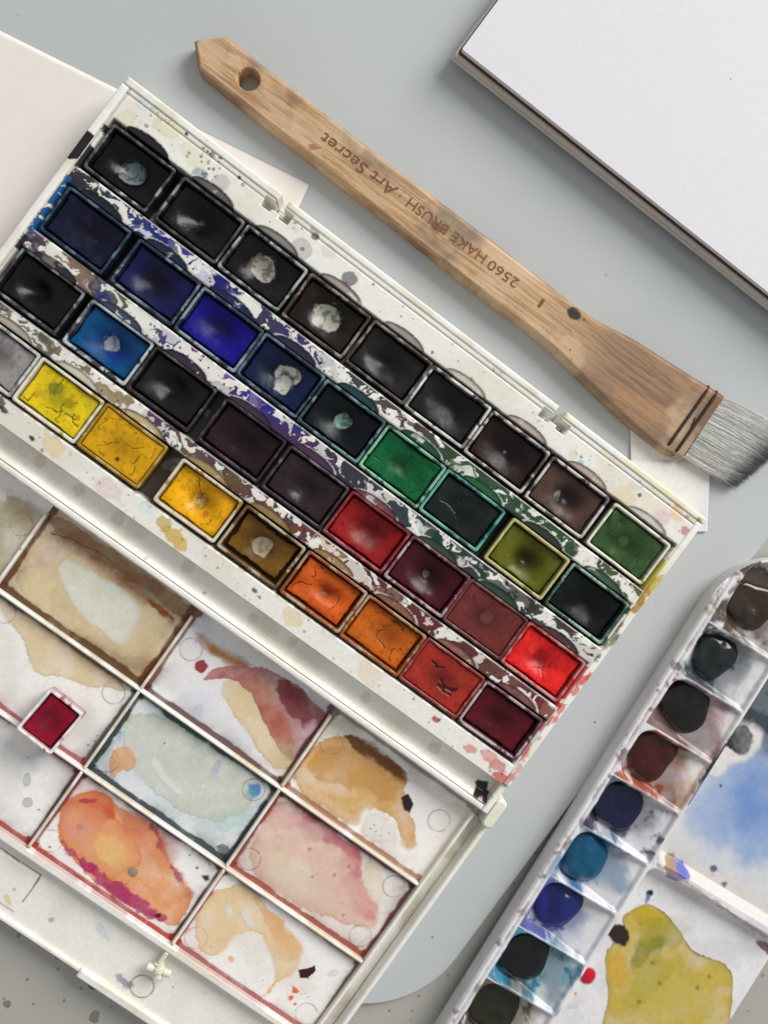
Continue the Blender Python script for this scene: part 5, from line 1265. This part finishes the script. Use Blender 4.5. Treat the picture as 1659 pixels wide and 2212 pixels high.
        c.grain(.05, 1.2); c.r += .1 * (n1 - .5)
    patch('palette_body', t, rect(fr, UA, UB, VA, VB), 520, 226, zf, pf, M_plastic, BL, .32, zbot=None, drop=drop, flip=False)
    # outer side wall of the palette
    pts = [fr.w(UB, 0.02), fr.w(UA + 34, .02)]
    for k in range(1, 16):
        an = math.pi / 2 * k / 15; pts.append(fr.w(UA + 34 - 34 * math.sin(an) + .02, 34 - 34 * math.cos(an) + .02))
    pts.append(fr.w(UA + .02, VB))
    V = [(*p, ZR - 1.1) for p in pts] + [(*p, BZ + .05) for p in pts]; n = len(pts)
    M_white = noise_mat('palette_side', S(206, 202, 204), S(222, 220, 222), scale=90, rough=.4)
    mk('palette_side', V, [(i, i + 1, n + i + 1, n + i) for i in range(n - 1)], M_white, t)
    # puddles of paint in the wells
    BLOB = [((1628, 1310), (70, 56, 44), (12, 9), 2.6), ((1548, 1420), (52, 62, 66), (9.6, 8.8), 2.4), ((1487, 1528), (38, 30, 30), (11.2, 10), 2.5), ((1412, 1632), (84, 26, 22), (10.8, 10), 2.6), ((1340, 1742), (26, 26, 76), (10.8, 9.8), 2.8),
            ((1265, 1852), (12, 98, 136), (10.6, 9.6), 3.2), ((1208, 1955), (26, 38, 124), (10.4, 9.4), 2.6), ((1135, 2068), (20, 22, 30), (11, 10), 2.8), ((1072, 2176), (56, 58, 30), (12, 10), 2.4)]
    LB = ['dark brown paint', 'slate grey paint', 'blackish brown paint', 'dark red-brown paint', 'blue-black paint', 'bright teal blue paint', 'ultramarine blue paint', 'black paint', 'dark olive paint']
    for k, (pxy, col, rad, hgt) in enumerate(BLOB):
        ce = P(*pxy, 9); cl = fr.l(ce); n, m = 72, 26; rg = np.random.default_rng(80 + k)
        th = np.linspace(0, 2 * math.pi, n, endpoint=False); V = []; Cl = []; Rl = []
        wob = 1.04 + .05 * np.sin(2 * th + rg.uniform(0, 6)) + .05 * np.sin(3 * th + rg.uniform(0, 6)) + .03 * np.sin(5 * th + rg.uniform(0, 6))
        sq = (np.abs(np.cos(th)) ** 2.2 + np.abs(np.sin(th)) ** 2.2) ** (-1 / 2.2)
        umin, umax = WELLS[k]
        for j in range(m):
            f = j / (m - 1)
            uu = cl[0] + rad[1] * 1.03 * f * np.cos(th) * wob * sq
            vv = cl[1] + np.where(np.sin(th) > 0, rad[0] * .84, rad[0] * .95) * f * np.sin(th) * wob * sq
            uu = np.clip(uu, umin - .2, umax + .2); vv = np.maximum(vv, TW0 - .2)
            X, Y = fr.w(uu, vv)
            lump = 1.5 * (fbm(X, Y, 8, 80 + k, 2) - .5) + .9 * (fbm(X, Y, 4, 180 + k, 2) - .5)
            z = ZR - 4.1 + .12 * hgt + lump * (1 - f ** 3) - 1.6 * f ** 9
            if k in (1, 2, 3, 7): z = z + 1.0 * (1 - f ** 3)
            if k == 5: z = z + 2.4 * (1 - f ** 2.4)
            if k == 6: z = z + 1.7 * np.exp(-(((uu - cl[0]) / 6) ** 2 + ((vv - cl[1] - 2) / 5.5) ** 2) ** 2)
            if k in (0, 4): z = z - .8 * np.exp(-(((uu - cl[0]) / 4) ** 2 + ((vv - cl[1]) / 4) ** 2))
            V.append(np.stack([X, Y, z], 1))
            nn = fbm(X, Y, 4, 90 + k, 4)
            Cl.append(S(*col)[None] * ((.12 if max(col) < 70 else .3 if max(col) < 90 else .42) + .45 * nn)[:, None]); Rl.append(np.full(n, .2) + .2 * (nn - .5))
        V = np.concatenate(V); j = np.arange(n); jn = (j + 1) % n
        Q = np.concatenate([np.stack([q * n + j, (q + 1) * n + j, (q + 1) * n + jn, q * n + jn], 1) for q in range(m - 1)])
        o = mk('paint_puddle', V, Q, M_wet, t, np.concatenate(Cl), np.concatenate(Rl)); o['label'] = LB[k] + ' filling a well of the palette'
second_palette()

# small drops on the grey board
M_fleck = noise_mat('paint_fleck', S(84, 88, 96), S(120, 116, 112), scale=300, rough=.4)
for k, (px, py, r, ttl) in enumerate([(934, 2024, .45, 'tiny dark blue paint fleck on the board near the lid rim'), (1285, 1560, .5, 'tiny grey paint fleck on the board above the teal well')]):
    q = P(px, py, BZ); n = 12
    V = [(q[0] + r * math.cos(i * .5236), q[1] + r * .8 * math.sin(i * .5236), BZ + .02) for i in range(n)] + [(*q, BZ + .2)]
    o = mk('paint_fleck', V, None, M_fleck, None, tris=[(i, (i + 1) % n, n) for i in range(n)], loc=(*q, BZ)); tag(o, ttl, 'paint fleck')

# dust and crumbs of dry paint on the board
rd = np.random.default_rng(404); V = []; T = []
for k in range(130):
    q = P(rd.uniform(-20, 1680), rd.uniform(-20, 2230), BZ)
    ul, vl = BOX.l(q)
    if ul > 158 or vl < -165: continue
    r = .07 + .28 * rd.random() ** 4; b_ = len(V); a0 = rd.uniform(0, 6)
    for i in range(6): V.append((q[0] + r * math.cos(a0 + i * 1.047) * rd.uniform(.6, 1.3), q[1] + r * math.sin(a0 + i * 1.047) * rd.uniform(.6, 1.3), BZ + .02))
    V.append((*q, BZ + .06 + r * .4))
    T += [(b_ + i, b_ + (i + 1) % 6, b_ + 6) for i in range(6)]
o = mk('dust', V, None, M_fleck, None, tris=T, loc=(0, 0, BZ)); tag(o, 'fine dust and crumbs scattered over the grey board', 'dust', kind='stuff')
